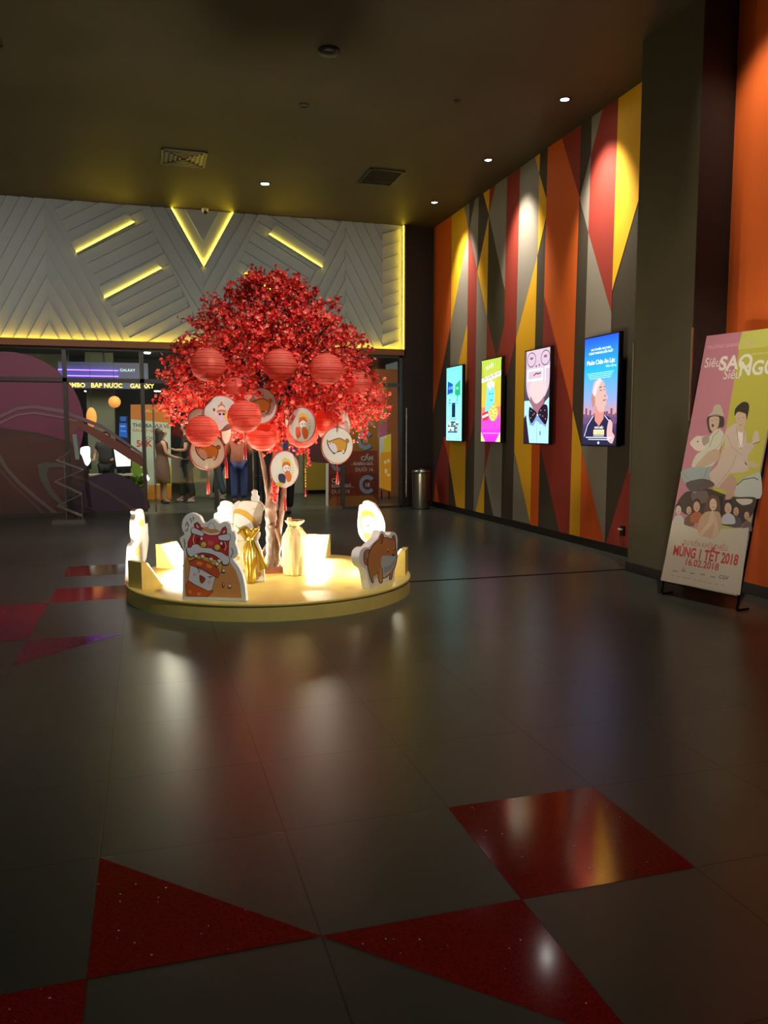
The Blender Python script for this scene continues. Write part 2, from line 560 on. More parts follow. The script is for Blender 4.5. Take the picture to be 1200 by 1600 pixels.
def clip(poly, n, d):
    out = []
    for i in range(len(poly)):
        a, b_ = poly[i], poly[(i + 1) % len(poly)]
        da = a[0] * n[0] + a[1] * n[1] - d; db = b_[0] * n[0] + b_[1] * n[1] - d
        if da >= 0: out.append(a)
        if (da > 0) != (db > 0) and abs(da - db) > 1e-9:
            t_ = da / (da - db); out.append((a[0] + (b_[0] - a[0]) * t_, a[1] + (b_[1] - a[1]) * t_))
    return out


def planks(region, ang, wd, ph=0, h0=.016, h1=.045):
    """tilted boards along direction ang inside a convex region of the panel (x, z)"""
    n = (-sin(ang), cos(ang))
    ds = [q[0] * n[0] + q[1] * n[1] for q in region]
    k0 = int(math.floor((min(ds) - ph) / wd)); k1 = int(math.ceil((max(ds) - ph) / wd))
    for k in range(k0, k1):
        a = ph + k * wd + .009; b_ = ph + (k + 1) * wd - .009
        q = clip(clip(list(region), n, a), (-n[0], -n[1]), -b_)
        if len(q) < 3: continue
        top = [Vector((x, YB + .03 - (h0 + (h1 - h0) * ((x * n[0] + z * n[1]) - a) / (b_ - a)), z)) for x, z in q]
        bot = [Vector((x, YB + .03, z)) for x, z in q]
        m_ = len(q)
        wp.add(top + bot, [list(range(m_))] + [[i, i + m_, (i + 1) % m_ + m_, (i + 1) % m_] for i in range(m_)])


a60, a30 = radians(60), radians(29)


def zline(x0, z0, s, x):             # point on a line of slope s
    return (x, z0 + (x - x0) * s)


def mirror(reg): return [(2 * uc - x, z) for x, z in reg][::-1]


xb = lambda z: -1.421 + (5.406 - z) / 1.857      # boundary B1
xb2 = lambda z: 0.08 + (5.357 - z) / 2.11        # boundary B2
R_arm = [(uL, ZL), (xb(ZL), ZL), (xb(ZC), ZC), (uL, ZC)]
L_arm = [(-6, ZL), (uL, ZL), (uL, ZC), (-6, ZC)]
band = [(xb(ZL), ZL), (xb2(ZL), ZL), (xb2(ZC), ZC), (xb(ZC), ZC)]
vee = [(xb2(ZL), ZL), (uc, ZL), (uc, ZC), (xb2(ZC), ZC)]
sl = radians(-61.7)
AP = radians(61.7)
planks(L_arm, AP, .185, 1.515 * sin(AP) + 5.326 * cos(AP))
planks(R_arm, sl, .185, 1.515 * sin(sl) + 5.326 * cos(sl))
planks(band, a30, .2, .05)
planks(vee, radians(-60), .2, .1)
planks(mirror(vee), radians(60), .2, .1)
planks(mirror(band), -a30, .2, .05)
planks([(2 * uc - xb(ZL), ZL), (2 * uc - xb(ZC), ZC), (uR, ZC), (uR, ZL)][::-1], radians(61.7), .185, .09)
planks([(uR, ZL), (uR, ZC), (4.45, ZC), (4.45, ZL)][::-1], sl, .185, .05)
planks([(4.45, ZL), (XE - .06, ZL), (XE - .06, ZC), (4.45, ZC)], radians(20), .22, .1, .004, .05)
struct(wp.build('wall_panel'))
# ledge, its lip and the LED strips that graze the boards
lg = MB(); lg.use(mat('ledge_paint', rgb(150, 84, 30), .5)); lg.box((-6, YB - .10, ZL - .1), (XE + .03, YB + .03, ZL - .02)); lg.box((-6, YB - .10, ZL - .02), (XE + .03, YB - .085, ZL + .015))
lg.box((XE + .005, YB - .10, ZL - .1), (XE + .03, YB + .03, ZC))
struct(lg.build('trim_3'))
ld = empty('led_strip', (1, YB, ZL), 'long yellow light strip on the ledge under the white relief wall', 'light strip')
l = MB(); l.box((-6, YB - .08, ZL - .02), (XE - .01, YB - .062, ZL - .005)); l.build('light_strip', mat('yellow_led_bright', (1, .72, .03), .5, emit=26), ld)
l = MB(); l.box((XE - .012, YB - .075, ZL), (XE + .004, YB - .05, ZC - .02)); l.build('end_strip', M_LED, ld, 'upright strip at the right end')


def bar(name, tl, tr, br, bl, label):
    """shallow slanted niche plate with an LED line along its lower edge"""
    e = empty(name, (tl[0], YB, tl[1]), label, 'wall light', 'lit niches in the relief wall')
    pts = [(tl), (tr), (br), (bl)]
    fr = MB(); fr.prism([Vector((x, YB - .05, z)) for x, z in pts], (0, .07, 0)); fr.build('plate', M_WHITE, e)
    a, b_ = Vector(bl), Vector(br); d = (b_ - a).normalized(); n = Vector((d.y, -d.x))
    if n.y > 0: n = -n
    def stripq(o0, o1, y0, y1, m, nm):
        q = [a + n * o0, b_ + n * o0, b_ + n * o1, a + n * o1]
        k = MB(); k.prism([Vector((v.x, y0, v.y)) for v in q], (0, y1 - y0, 0)); k.build(nm, m, e)
    stripq(-.012, .012, YB - .075, YB - .051, M_LED, 'light_strip')
    stripq(.013, .03, YB - .095, YB - .01, M_WHITE, 'lip')


ptl = lambda x, y: (hit(1, YB, x, y).x, hit(1, YB, x, y).z)
bar('wall_light', (-1.123, 4.709), (-.186, 5.267), (-.068, 5.124), (-1.03, 4.554), 'slanted yellow light niche high at the left of the relief wall, upper of two')
bar('wall_light', (-.679, 3.969), (.264, 4.512), (.364, 4.368), (-.598, 3.809), 'slanted yellow light niche low at the left of the relief wall, lower of two')
bar('wall_light', (2.40, 5.27), (3.34, 4.72), (3.26, 4.547), (2.285, 5.075), 'slanted yellow light niche right of the glowing V, above the red tree')
bar('wall_light', (1.93, 4.52), (2.86, 3.98), (2.78, 3.81), (1.83, 4.35), 'slanted yellow light niche half hidden by the top of the red tree')
ve = empty('vee_light', (uc, YB, 4.455), 'yellow glowing V shape hanging from the ceiling line on the relief wall', 'wall light')
vt = MB(); vt.prism([Vector((.571, YB - .04, 5.41)), Vector((1.63, YB - .04, 5.41)), Vector((1.102, YB - .04, 4.455))], (0, .06, 0)); vt.build('plate', M_WHITE, ve)
vt = MB(); vt.prism([Vector((.80, YB - .065, 5.41)), Vector((1.40, YB - .065, 5.41)), Vector((1.102, YB - .065, 4.86))], (0, .025, 0)); vt.build('inner_plate', M_WHITE, ve)
for s in (-1, 1):
    a = Vector((1.102 + s * .53, 5.41)); b_ = Vector((1.102, 4.455)); d = (b_ - a).normalized(); n = Vector((d.y, -d.x)) * (1 if s > 0 else -1)
    if n.y > 0: n = -n
    for o0, o1, y0, y1, mm, nm in ((-.012, .012, YB - .065, YB - .041, M_LED, 'light_strip'), (.013, .03, YB - .085, YB, M_WHITE, 'lip')):
        k = MB(); k.prism([Vector((v.x, y0, v.y)) for v in (a + n * o0, b_ + n * o0, b_ + n * o1, a + n * o1)], (0, y1 - y0, 0)); k.build(nm, mm, ve)

# ---------------------------------------------------------------- glass front
YG = 15.12
M_GLASS = bpy.data.materials.new('clear_glass'); M_GLASS.use_nodes = True
nt = M_GLASS.node_tree; nt.nodes.clear()
_o = nt.nodes.new('ShaderNodeOutputMaterial'); _m = nt.nodes.new('ShaderNodeMixShader'); _t = nt.nodes.new('ShaderNodeBsdfTransparent')
_g = nt.nodes.new('ShaderNodeBsdfGlossy'); _g.inputs['Roughness'].default_value = .02; _fr = nt.nodes.new('ShaderNodeFresnel'); _fr.inputs[0].default_value = 1.45
_t.inputs[0].default_value = (.93, .96, .94, 1)
nt.links.new(_fr.outputs[0], _m.inputs[0]); nt.links.new(_t.outputs[0], _m.inputs[1]); nt.links.new(_g.outputs[0], _m.inputs[2]); nt.links.new(_m.outputs[0], _o.inputs[0])
gxs = [-6.0, -3.4, -1.305, -0.015, 1.25, 2.45, 3.66, 4.90]
fr = MB()
for x in gxs[1:-1]: fr.box((x - .035, YG - .05, .05), (x + .035, YG + .05, ZL - .1))
fr.box((XE - .06, YG - .06, 0), (XE + .02, YG + .06, ZL - .1))
fr.box((-6, YG - .06, 0), (-.05, YG + .06, .07)); fr.box((3.66, YG - .06, 0), (XE, YG + .06, .03))
fr.box((-6, YG - .05, 2.36), (XE, YG + .05, 2.43)); fr.box((-6, YG - .06, 2.92), (XE, YG + .06, ZL - .1))
struct(fr.build('trim_4', M_FRAME))
n = 0
for i in range(len(gxs) - 1):
    if gxs[i] in (1.25, ): continue          # the open leaf of the entrance
    n += 1
    g = MB(); g.box((gxs[i] + .035, YG - .006, .07), (min(gxs[i + 1], XE) - .035, YG + .006, 2.36)); struct(g.build('window_%d' % n, M_GLASS))
    n += 1
    g = MB(); g.box((gxs[i] + .035, YG - .006, 2.43), (min(gxs[i + 1], XE) - .035, YG + .006, 2.92)); struct(g.build('window_%d' % n, M_GLASS))


def pull(x, z0, z1, label):
    e = empty('door_pull', (x, YG - .1, z0), label, 'door handle', 'long steel pulls of the glass doors')
    m_ = MB(); m_.tube([(x, YG - .11, z0), (x, YG - .11, z1)], .016, 10); m_.build('bar', M_CHROME, e)
    for z in (z0 + .15, z1 - .15):
        m_ = MB(); m_.tube([(x, YG - .11, z), (x, YG, z)], .01, 8); m_.build('bracket', M_CHROME, e)


pull(.16, .05, 1.98, 'tall steel pull on the glass door beside the woman in the brown dress')
pull(4.93, .2, 1.95, 'tall steel pull at the right end of the glass front beside the bin')

# coloured planet films stuck on the glass
GP = Plane((0, YG - .008, 0), (1, 0, 0), (0, 0, 1))
zz = Z(0, 520, 3.75)
zb_ = Z(0, 700, 4)
a = Art(GP, .0003, 0)
pc = hit(1, YG - .01, 15, 660)
circ = [(pc.x + 1.2 * cos(t_), pc.z + 1.2 * sin(t_)) for t_ in [2 * pi * k / 64 for k in range(64)]]
cc = [q for q in circ]
a.fill(cc, (150, 78, 108), uv=True)
tag(a.build('window_film'), 'large round pink planet film on the left glass panes', 'window decal')
a = Art(GP, .0003, .004)
a.fill([(0, 668), (60, 676), (110, 690), (128, 712), (140, 745), (138, 778), (125, 800), (0, 806)], (98, 70, 64))
a.fill(smooth([(0, 690), (45, 680), (95, 690), (112, 715), (105, 760), (70, 790), (25, 780), (0, 760)], 2), (112, 72, 66))  # lighter patch is a reflection painted onto the film
tag(a.build('window_film'), 'brown film low on the left glass panes with a painted reflection', 'window decal')
a = Art(GP, .0003, .008)
a.fill(smooth([(118, 800), (120, 768), (134, 749), (155, 741), (178, 739), (205, 750), (224, 770), (229, 798)], 1), (86, 68, 88))
tag(a.build('window_film'), 'dark purple dome film low on the glass beside the mullion', 'window decal')
a = Art(GP, .0003, .012)
up = [(0, 648), (27, 636), (53, 633), (99, 640), (160, 664), (222, 707)]
lo = [(222, 712), (160, 670), (99, 646), (53, 638), (27, 641), (0, 654)]
a.fill(up + lo, (150, 122, 124))
a.fill([(0, 659), (27, 647), (53, 643.5), (99, 651), (123, 657), (123, 660), (99, 654), (53, 646.5), (27, 650), (0, 663)], (160, 130, 130))
a.fill([(123, 657), (160, 675), (222, 712), (224, 730), (200, 716), (175, 700), (123, 668), (108, 690), (108, 660)], (150, 88, 82))
a.fill([(0, 708), (12, 730), (32, 752), (61, 778), (93, 803), (84, 803), (55, 780), (28, 756), (8, 734), (0, 722)], (132, 112, 108))
a.fill([(0, 730), (22, 756), (50, 782), (72, 803), (66, 803), (44, 782), (18, 758), (0, 738)], (112, 92, 90))
a.fill([(100, 737), (133, 747), (171, 768), (213, 797), (206, 797), (168, 771), (131, 751), (100, 741)], (116, 98, 92))
a.fill([(59, 726), (70, 722), (95, 724), (112, 732), (95, 730), (76, 731), (73, 742), (80, 762), (96, 782), (112, 792), (98, 792), (76, 772), (62, 748)], (112, 108, 98))
tag(a.build('window_film'), 'pale planet ring and bands film sweeping over the left glass panes', 'window decal')
a = Art(GP, .0003, .001)
a.fill([(456, 655), (530, 650), (530, 712), (512, 724), (488, 722), (466, 700)], (96, 44, 46))
tag(a.build('window_film'), 'dark maroon rounded film on the glass behind the hanging fans', 'window decal')

# ---------------------------------------------------------------- lobby behind the glass
LY = 20.0
lb = MB(); lb.use(mat('lobby_back_paint', rgb(38, 34, 32), .7)); lb.box((-6, LY, 0), (6, LY + .2, 3.4)); struct(lb.build('wall_lobby_back'))
lc = MB(); lc.box((-6, YB + .25, 3.2), (6, LY, 3.3)); struct(lc.build('ceiling_lobby', mat('lobby_ceiling', rgb(60, 58, 62), .7)))
M_SAGE = mat('sage_paint', rgb(128, 132, 108), .6)


def lbox(name, px0, px1, z0, z1, y0, y1, m, label, cat, st=False):
    x0 = hit(1, y0, px0, 700).x; x1 = hit(1, y0, px1, 700).x
    k = MB(); k.box((x0, y0, z0), (x1, y1, z1)); o_ = k.build(name, m)
    return struct(o_) if st else tag(o_, label, cat)


lbox('wall_lobby_column', 138, 181, 0, 3.2, 18.6, 19.2, M_SAGE, 0, 0, True)
lbox('wall_lobby_left', 40, 112, 0, 3.2, 19.3, 19.6, M_SAGE, 0, 0, True)
lbox('wall_lobby_counter', 296, 352, 0, 2.6, 18.9, 19.4, M_SAGE, 0, 0, True)
lbox('wall_lobby_mid', 440, 481, 0, 1.9, 19.2, 19.6, M_SAGE, 0, 0, True)
lbox('wall_lobby_olive', 478, 540, .1, 1.0, 18.8, 19.2, mat('olive_paint', rgb(148, 120, 28), .6), 0, 0, True)
lbox('wall_lobby_right', 588, 680, 0, 2.9, 17.6, 19.8, mat('lobby_orange', rgb(176, 104, 60), .6), 0, 0, True)
lbox('wall_lobby_mauve', 481, 590, 1.0, 3.1, 19.5, 19.8, mat('lobby_mauve', rgb(84, 62, 76), .6), 0, 0, True)
# menu fascia with its lit text and purple wash
fy = 17.9
fa = empty('menu_fascia', (hit(1, fy, 160, 600).x, fy, 2.4), 'dark menu fascia with yellow lit lettering over the counter, seen through the glass', 'sign')
x0, x1 = hit(1, fy, 92, 600).x, hit(1, fy, 232, 600).x
z0, z1 = hit(1, fy, 160, 607).z, hit(1, fy, 160, 566).z
k = MB(); k.box((x0, fy, z0), (x1, fy + .5, z1)); k.build('board', mat('fascia_paint', rgb(92, 98, 128), .5), fa)
for zz_ in (.24, .36): k = MB(); k.box((x0, fy - .06, z0 + zz_), (x1 - .6, fy - .03, z0 + zz_ + .02)); k.build('purple_strip', M_LEDP, fa)
for tx_, ux in (('COMBO', .05), ('BẮP NƯỚC', .62), ('GALAXY', 1.4)):
    a = Art(Plane((x0, fy - .01, z0), (1, 0, 0), (0, 0, 1)), px=False)
    a.text(tx_, (ux, .02), .125, (255, 214, 90), .012, uv=True)
    a.build('lettering', fa, 3.2)
for q in (.1, .5, .9): k = MB(); k.tube([(x0 + (x1 - x0) * q, fy + .25, z1), (x0 + (x1 - x0) * q, fy + .25, 3.2)], .02, 6); k.build('hanger', M_BLACK, fa)
a = Art(Plane((x1 - .62, fy - .01, z0), (1, 0, 0), (0, 0, 1)), px=False)
a.text('GALAXY', (.05, .36), .08, (200, 230, 235), uv=True); a.build('white_lettering', fa, 1.6)


def sprite_sign(name, y, corners, label, cat, fn, th=.04, lit=0):
    """upright board at depth y traced by two bottom pixels and its top"""
    P = Plane((0, y, 0), (1, 0, 0), (0, 0, 1))
    uv = [P.uv(*c_) for c_ in corners]
    e = empty(name, P.W(*uv[3]), label, cat)
    k = MB(); k.prism([P.W(u_, v_, 0) for u_, v_ in uv], (0, th, 0)); k.build('board', M_FOAM, e)
    a_ = Art(P); fn(a_); a_.build('print', e, lit)
    lo_ = min(v_ for u_, v_ in uv)
    if lo_ > .02:
        for u_ in (uv[3][0] + .04, uv[2][0] - .04): k = MB(); k.tube([P.W(u_, lo_ + .03, -th / 2), P.W(u_, 0, -th / 2)], .015, 6); k.build('leg', M_BLACK, e)
    return e


def banner(a_):
    a_.fill([(204, 632), (266, 632), (268, 782), (205, 782)], (196, 208, 188))
    a_.fill([(204, 632), (266, 632), (266, 661), (204, 655)], (206, 122, 36))
    a_.text('THỨ BA VUI VẺ', (207, 667), .115, (36, 66, 70), .02, rot=-.04)
    a_.text('GALAXY NHÀ BÈ', (207, 674), .085, (190, 80, 40), .015, rot=-.05)
    a_.text('CHỈ', (228, 687), .1, (50, 66, 66), .01)
    a_.text('50K', (213, 698), .2, (200, 60, 36), .03)
    a_.fill([(205, 716), (226, 716), (232, 740), (222, 782), (205, 782)], (128, 158, 40))
    a_.many([ell(221, 730, 1.5), ell(223, 742, 2.3), ell(216, 722, 1.2)], (240, 245, 230))
    a_.fill([(232, 758), (268, 758), (268, 782), (230, 782)], (220, 140, 34))
    a_.fill([(262, 728), (268, 728), (268, 760), (260, 760)], (190, 180, 40))
    a_.text('GALAXY', (222, 644), .1, (236, 196, 140), .01)


sprite_sign('promotion_banner', 18.4, [(204, 632), (266, 632), (268, 782), (205, 782)], 'tall orange and pale green promotion banner behind the woman in brown', 'banner', banner)


def rating(a_):
    a_.fill([(514, 644), (589, 644), (592, 790), (513, 792)], (168, 62, 36))
    a_.fill([(514, 644), (589, 644), (590, 704), (514, 706)], (196, 128, 44))
    a_.fill([(514, 740), (591, 740), (591, 772), (513, 772)], (152, 48, 30))
    a_.fill([(520, 776), (582, 774), (591, 784), (592, 790), (513, 792), (513, 784)], (200, 120, 44))
    for cx, cy, tx in ((571, 688, '13'), (529, 722, '16'), (574, 757, '18')):
        a_.fill(ringp(cx + 1.3, cy + 1, 10, 5.6, radians(40), radians(320)), (52, 30, 40)); a_.fill(ringp(cx, cy, 10, 5.6, radians(40), radians(320)), (176, 182, 216))
        a_.text(tx, (cx - 4.5, cy + 3.5), .11, (236, 236, 236), .03)
    def block(x, y, al, age):
        a_.text('CẤM', (x, y), .12, (238, 222, 214), .04, align=al)
        a_.text('KHÁN GIẢ', (x, y + 7.5), .085, (238, 222, 214), .03, align=al)
        a_.text('DƯỚI ' + age, (x, y + 17), .1, (230, 210, 204), .02, align=al)
    block(583, 719, 'r', '16'); block(518, 754, 'l', '18')
    a_.many(line([(548, 725.5), (583, 725.5)], .6) + line([(518, 761), (553, 761)], .6), (230, 190, 170))
    a_.many([ell(560, 655, 9, 5), ell(580, 662, 6, 4)], (150, 170, 160))


sprite_sign('rating_notice_stand', 15.62, [(514, 644), (589, 644), (592, 790), (513, 792)], 'tall red and orange age rating board with big letter C marks, behind the glass', 'sign', rating, .25)


def orange_pull(a_):
    a_.fill([(594, 707), (611, 705), (611, 768), (594, 762)], (222, 146, 30))
    a_.fill([(600, 684), (611, 678), (611, 705), (600, 707)], (226, 190, 50))
    a_.many([ell(602, 722, 2, 3), ell(607, 720, 2, 3), ell(603, 736, 2.2, 4), ell(607, 742, 3, 2)], (240, 200, 130))


sprite_sign('poster_stand', 16.9, [(594, 684), (611, 678), (611, 768), (594, 762)], 'narrow orange poster stand at the right end behind the glass', 'poster', orange_pull, .05, .5)


def blue_sign(a_):
    a_.fill([(186, 650), (199, 650), (201, 690), (186, 690)], (20, 30, 46))
    a_.many([[(188, 651), (197, 651), (197, 658), (188, 658)], [(186.5, 661), (198, 661), (199, 684), (186, 682)]], (40, 96, 190))
    a_.many(line([(188, 666), (196, 666)], 2) + line([(188, 673), (197, 674)], 1), (120, 180, 240))


sprite_sign('vertical_sign', 18.4, [(186, 650), (199, 650), (201, 690), (186, 690)], 'narrow blue lit sign beside the tall promotion banner', 'sign', blue_sign, .05, .9)


def monitor(y, c_, label, fn):
    P = Plane((0, y, 0), (1, 0, 0), (0, 0, 1)); uv = [P.uv(*q) for q in c_]
    e = empty('monitor', P.W(*uv[3]), label, 'monitor', 'counter monitors')
    k = MB(); k.prism([P.W(u_, v_, 0) for u_, v_ in uv], (0, .05, 0)); k.build('casing', M_BLACK, e)
    a_ = Art(P); fn(a_); a_.build('screen', e, 2.2)
    mx = (uv[2][0] + uv[3][0]) / 2
    k = MB(); k.box((mx - .03, y + .01, uv[3][1] - .1), (mx + .03, y + .04, uv[3][1])); k.build('stand', M_BLACK, e)
    return min(uv[2][1], uv[3][1]) - .1


tz = monitor(17.2, [(176, 696), (206, 703), (206, 731), (178, 733)], 'large white lit monitor on the counter beside the seated clerk',
             lambda a_: (a_.fill([(177.5, 698), (204, 705), (204, 728), (182, 729)], (255, 252, 246)), a_.fill(ell(201, 716, 2.5, 4), (245, 170, 150))))
monitor(17.2, [(124, 697), (141, 697), (143, 733), (128, 733)], 'smaller white lit screen left of the clerk behind the glass',
        lambda a_: a_.fill(smooth([(126, 700), (140, 698), (141, 714), (142, 720), (136, 728), (127, 716)], 1), (248, 248, 226)))
x0, x1 = hit(1, 17.0, 112, 730).x, hit(1, 17.0, 207, 730).x
e = empty('reception_counter', ((x0 + x1) / 2, 17.1, 0), 'low pale counter behind the purple dome on the glass', 'counter')
k = MB(); k.box((x0, 16.95, tz - .03), (x1, 17.5, tz)); k.build('worktop', mat('counter_top', rgb(190, 180, 164), .4), e)
k = MB(); k.box((x0 + .05, 17.0, 0), (x1 - .05, 17.45, tz - .03)); k.build('body', mat('counter_body', rgb(60, 50, 46), .5), e)
# potted plant in front of the banner
px_, pz_ = hit(1, 17.72, 215, 745).x, 0
e = empty('potted_plant', (px_, 17.72, 0), 'bushy green plant standing in front of the promotion banner', 'plant')
k = MB(); k.lathe([(0, 0), (.13, 0), (.17, .35), (.15, .35), (0, .33)], (px_, 17.72, 0), 16); k.build('pot', mat('white_pot', rgb(170, 170, 160), .4), e)
k = MB(); random.seed(5)
for i in range(110):
    an = random.random() * 2 * pi; el = random.uniform(.2, 1.4); L_ = random.uniform(.2, .42)
    d = Vector((cos(an) * cos(el), sin(an) * cos(el), sin(el))); s_ = d.cross(Vector((0, 0, 1))).normalized() * .035
    b0 = Vector((px_, 17.72, .33)); m0 = b0 + d * L_ * .6; t0 = b0 + d * L_ + Vector((0, 0, -.08))
    k.add([b0, m0 + s_, t0, m0 - s_], [(0, 1, 2, 3)])
k.build('leaves', mat('leaf_green', rgb(120, 150, 40), .5), e)
# lobby lanterns
M_OLAN = mat('orange_lantern_paper', rgb(240, 150, 70), .6, emit=.8)


def lobby_lantern(px, py, y, r, h, label):
    P = hit(1, y, px, py)
    e = empty('paper_lantern', P, label, 'lantern', 'orange lanterns in the lobby')
    k = MB(); k.lathe([(r * sin(t_) + .001, h * cos(t_)) for t_ in [pi * q / 12 for q in range(13)]], P, 18); k.build('shade', M_OLAN, e)
    k = MB(); k.tube([(P.x, P.y, P.z + h), (P.x, P.y, 3.2)], .004, 5); k.build('cord', M_BLACK, e)


lobby_lantern(179, 628, 17.4, .12, .12, 'round orange lantern hanging at the edge of the sage column')
lobby_lantern(143, 652, 17.4, .1, .2, 'long oval orange lantern left of the round one behind the glass')
# stanchion frames of the entrance gate in the middle
e = empty('entrance_gate', (hit(1, 15.7, 405, 750).x, 15.7, 0), 'dark metal gate rails behind the trunk of the red tree', 'gate')
for i, px in enumerate((396, 403, 411)):
    x = hit(1, 15.7, px, 740).x; k = MB(); k.tube([(x, 15.7, 0), (x, 15.7, 1.15)], .022, 8); k.build('post', M_CHROME if i == 0 else M_BLACK, e)
x0, x1 = hit(1, 15.7, 396, 740).x, hit(1, 15.7, 411, 740).x
for z in (.3, .62, 1.1):
    k = MB(); k.tube([(x0, 15.7, z), (x1, 15.7, z)], .014, 8); k.build('rail', M_BLACK, e)
# lobby downlights
for px, py in ((230, 551), (137, 612), (246, 612)):
    P = hit(2, 3.19, px, py) if py < 560 else hit(1, 19.0, px, py)
    k = MB(); k.lathe([(.001, 0), (.06, 0), (.07, .012), (.07, .02)], (P.x, P.y, P.z - .02 if py < 560 else P.z), 16)
    k.build('lobby_downlight', M_SPOTW) if 0 else tag(k.build('ceiling_light', mat('small_lamp', (1, 1, .95), emit=14)), {230: 'round white ceiling lamp high behind the glass left of the tree', 137: 'small white lamp dot beneath the lit menu letters', 246: 'small white lamp dot above the woman in brown'}[px], 'ceiling light')

# ---------------------------------------------------------------- people
def skinned(name, V, E, Rr, m, parent, sub=1, root=0):
    me = bpy.data.meshes.new('s'); me.from_pydata([tuple(v) for v in V], E, [])
    o_ = bpy.data.objects.new('s', me); col.objects.link(o_)
    md = o_.modifiers.new('k', 'SKIN'); md.use_smooth_shade = True
    for i, r_ in enumerate(Rr):
        sv = me.skin_vertices[0].data[i]; sv.radius = r_ if hasattr(r_, '__len__') else (r_, r_); sv.use_root = (i == root)
    ss = o_.modifiers.new('u', 'SUBSURF'); ss.levels = sub; ss.render_levels = sub
    dg = bpy.context.evaluated_depsgraph_get()
    nm = bpy.data.meshes.new_from_object(o_.evaluated_get(dg)); bpy.data.objects.remove(o_)
    for p_ in nm.polygons: p_.use_smooth = True
    nm.name = name; nm.materials.clear(); nm.materials.append(m)
    r = bpy.data.objects.new(name, nm); col.objects.link(r)
    if parent: r.parent = parent
    return r


M_SKIN = mat('skin', rgb(196, 148, 118), .55)
M_HAIR = mat('black_hair', rgb(24, 18, 16), .5)
M_SHOE = mat('shoe', rgb(30, 28, 28), .5)


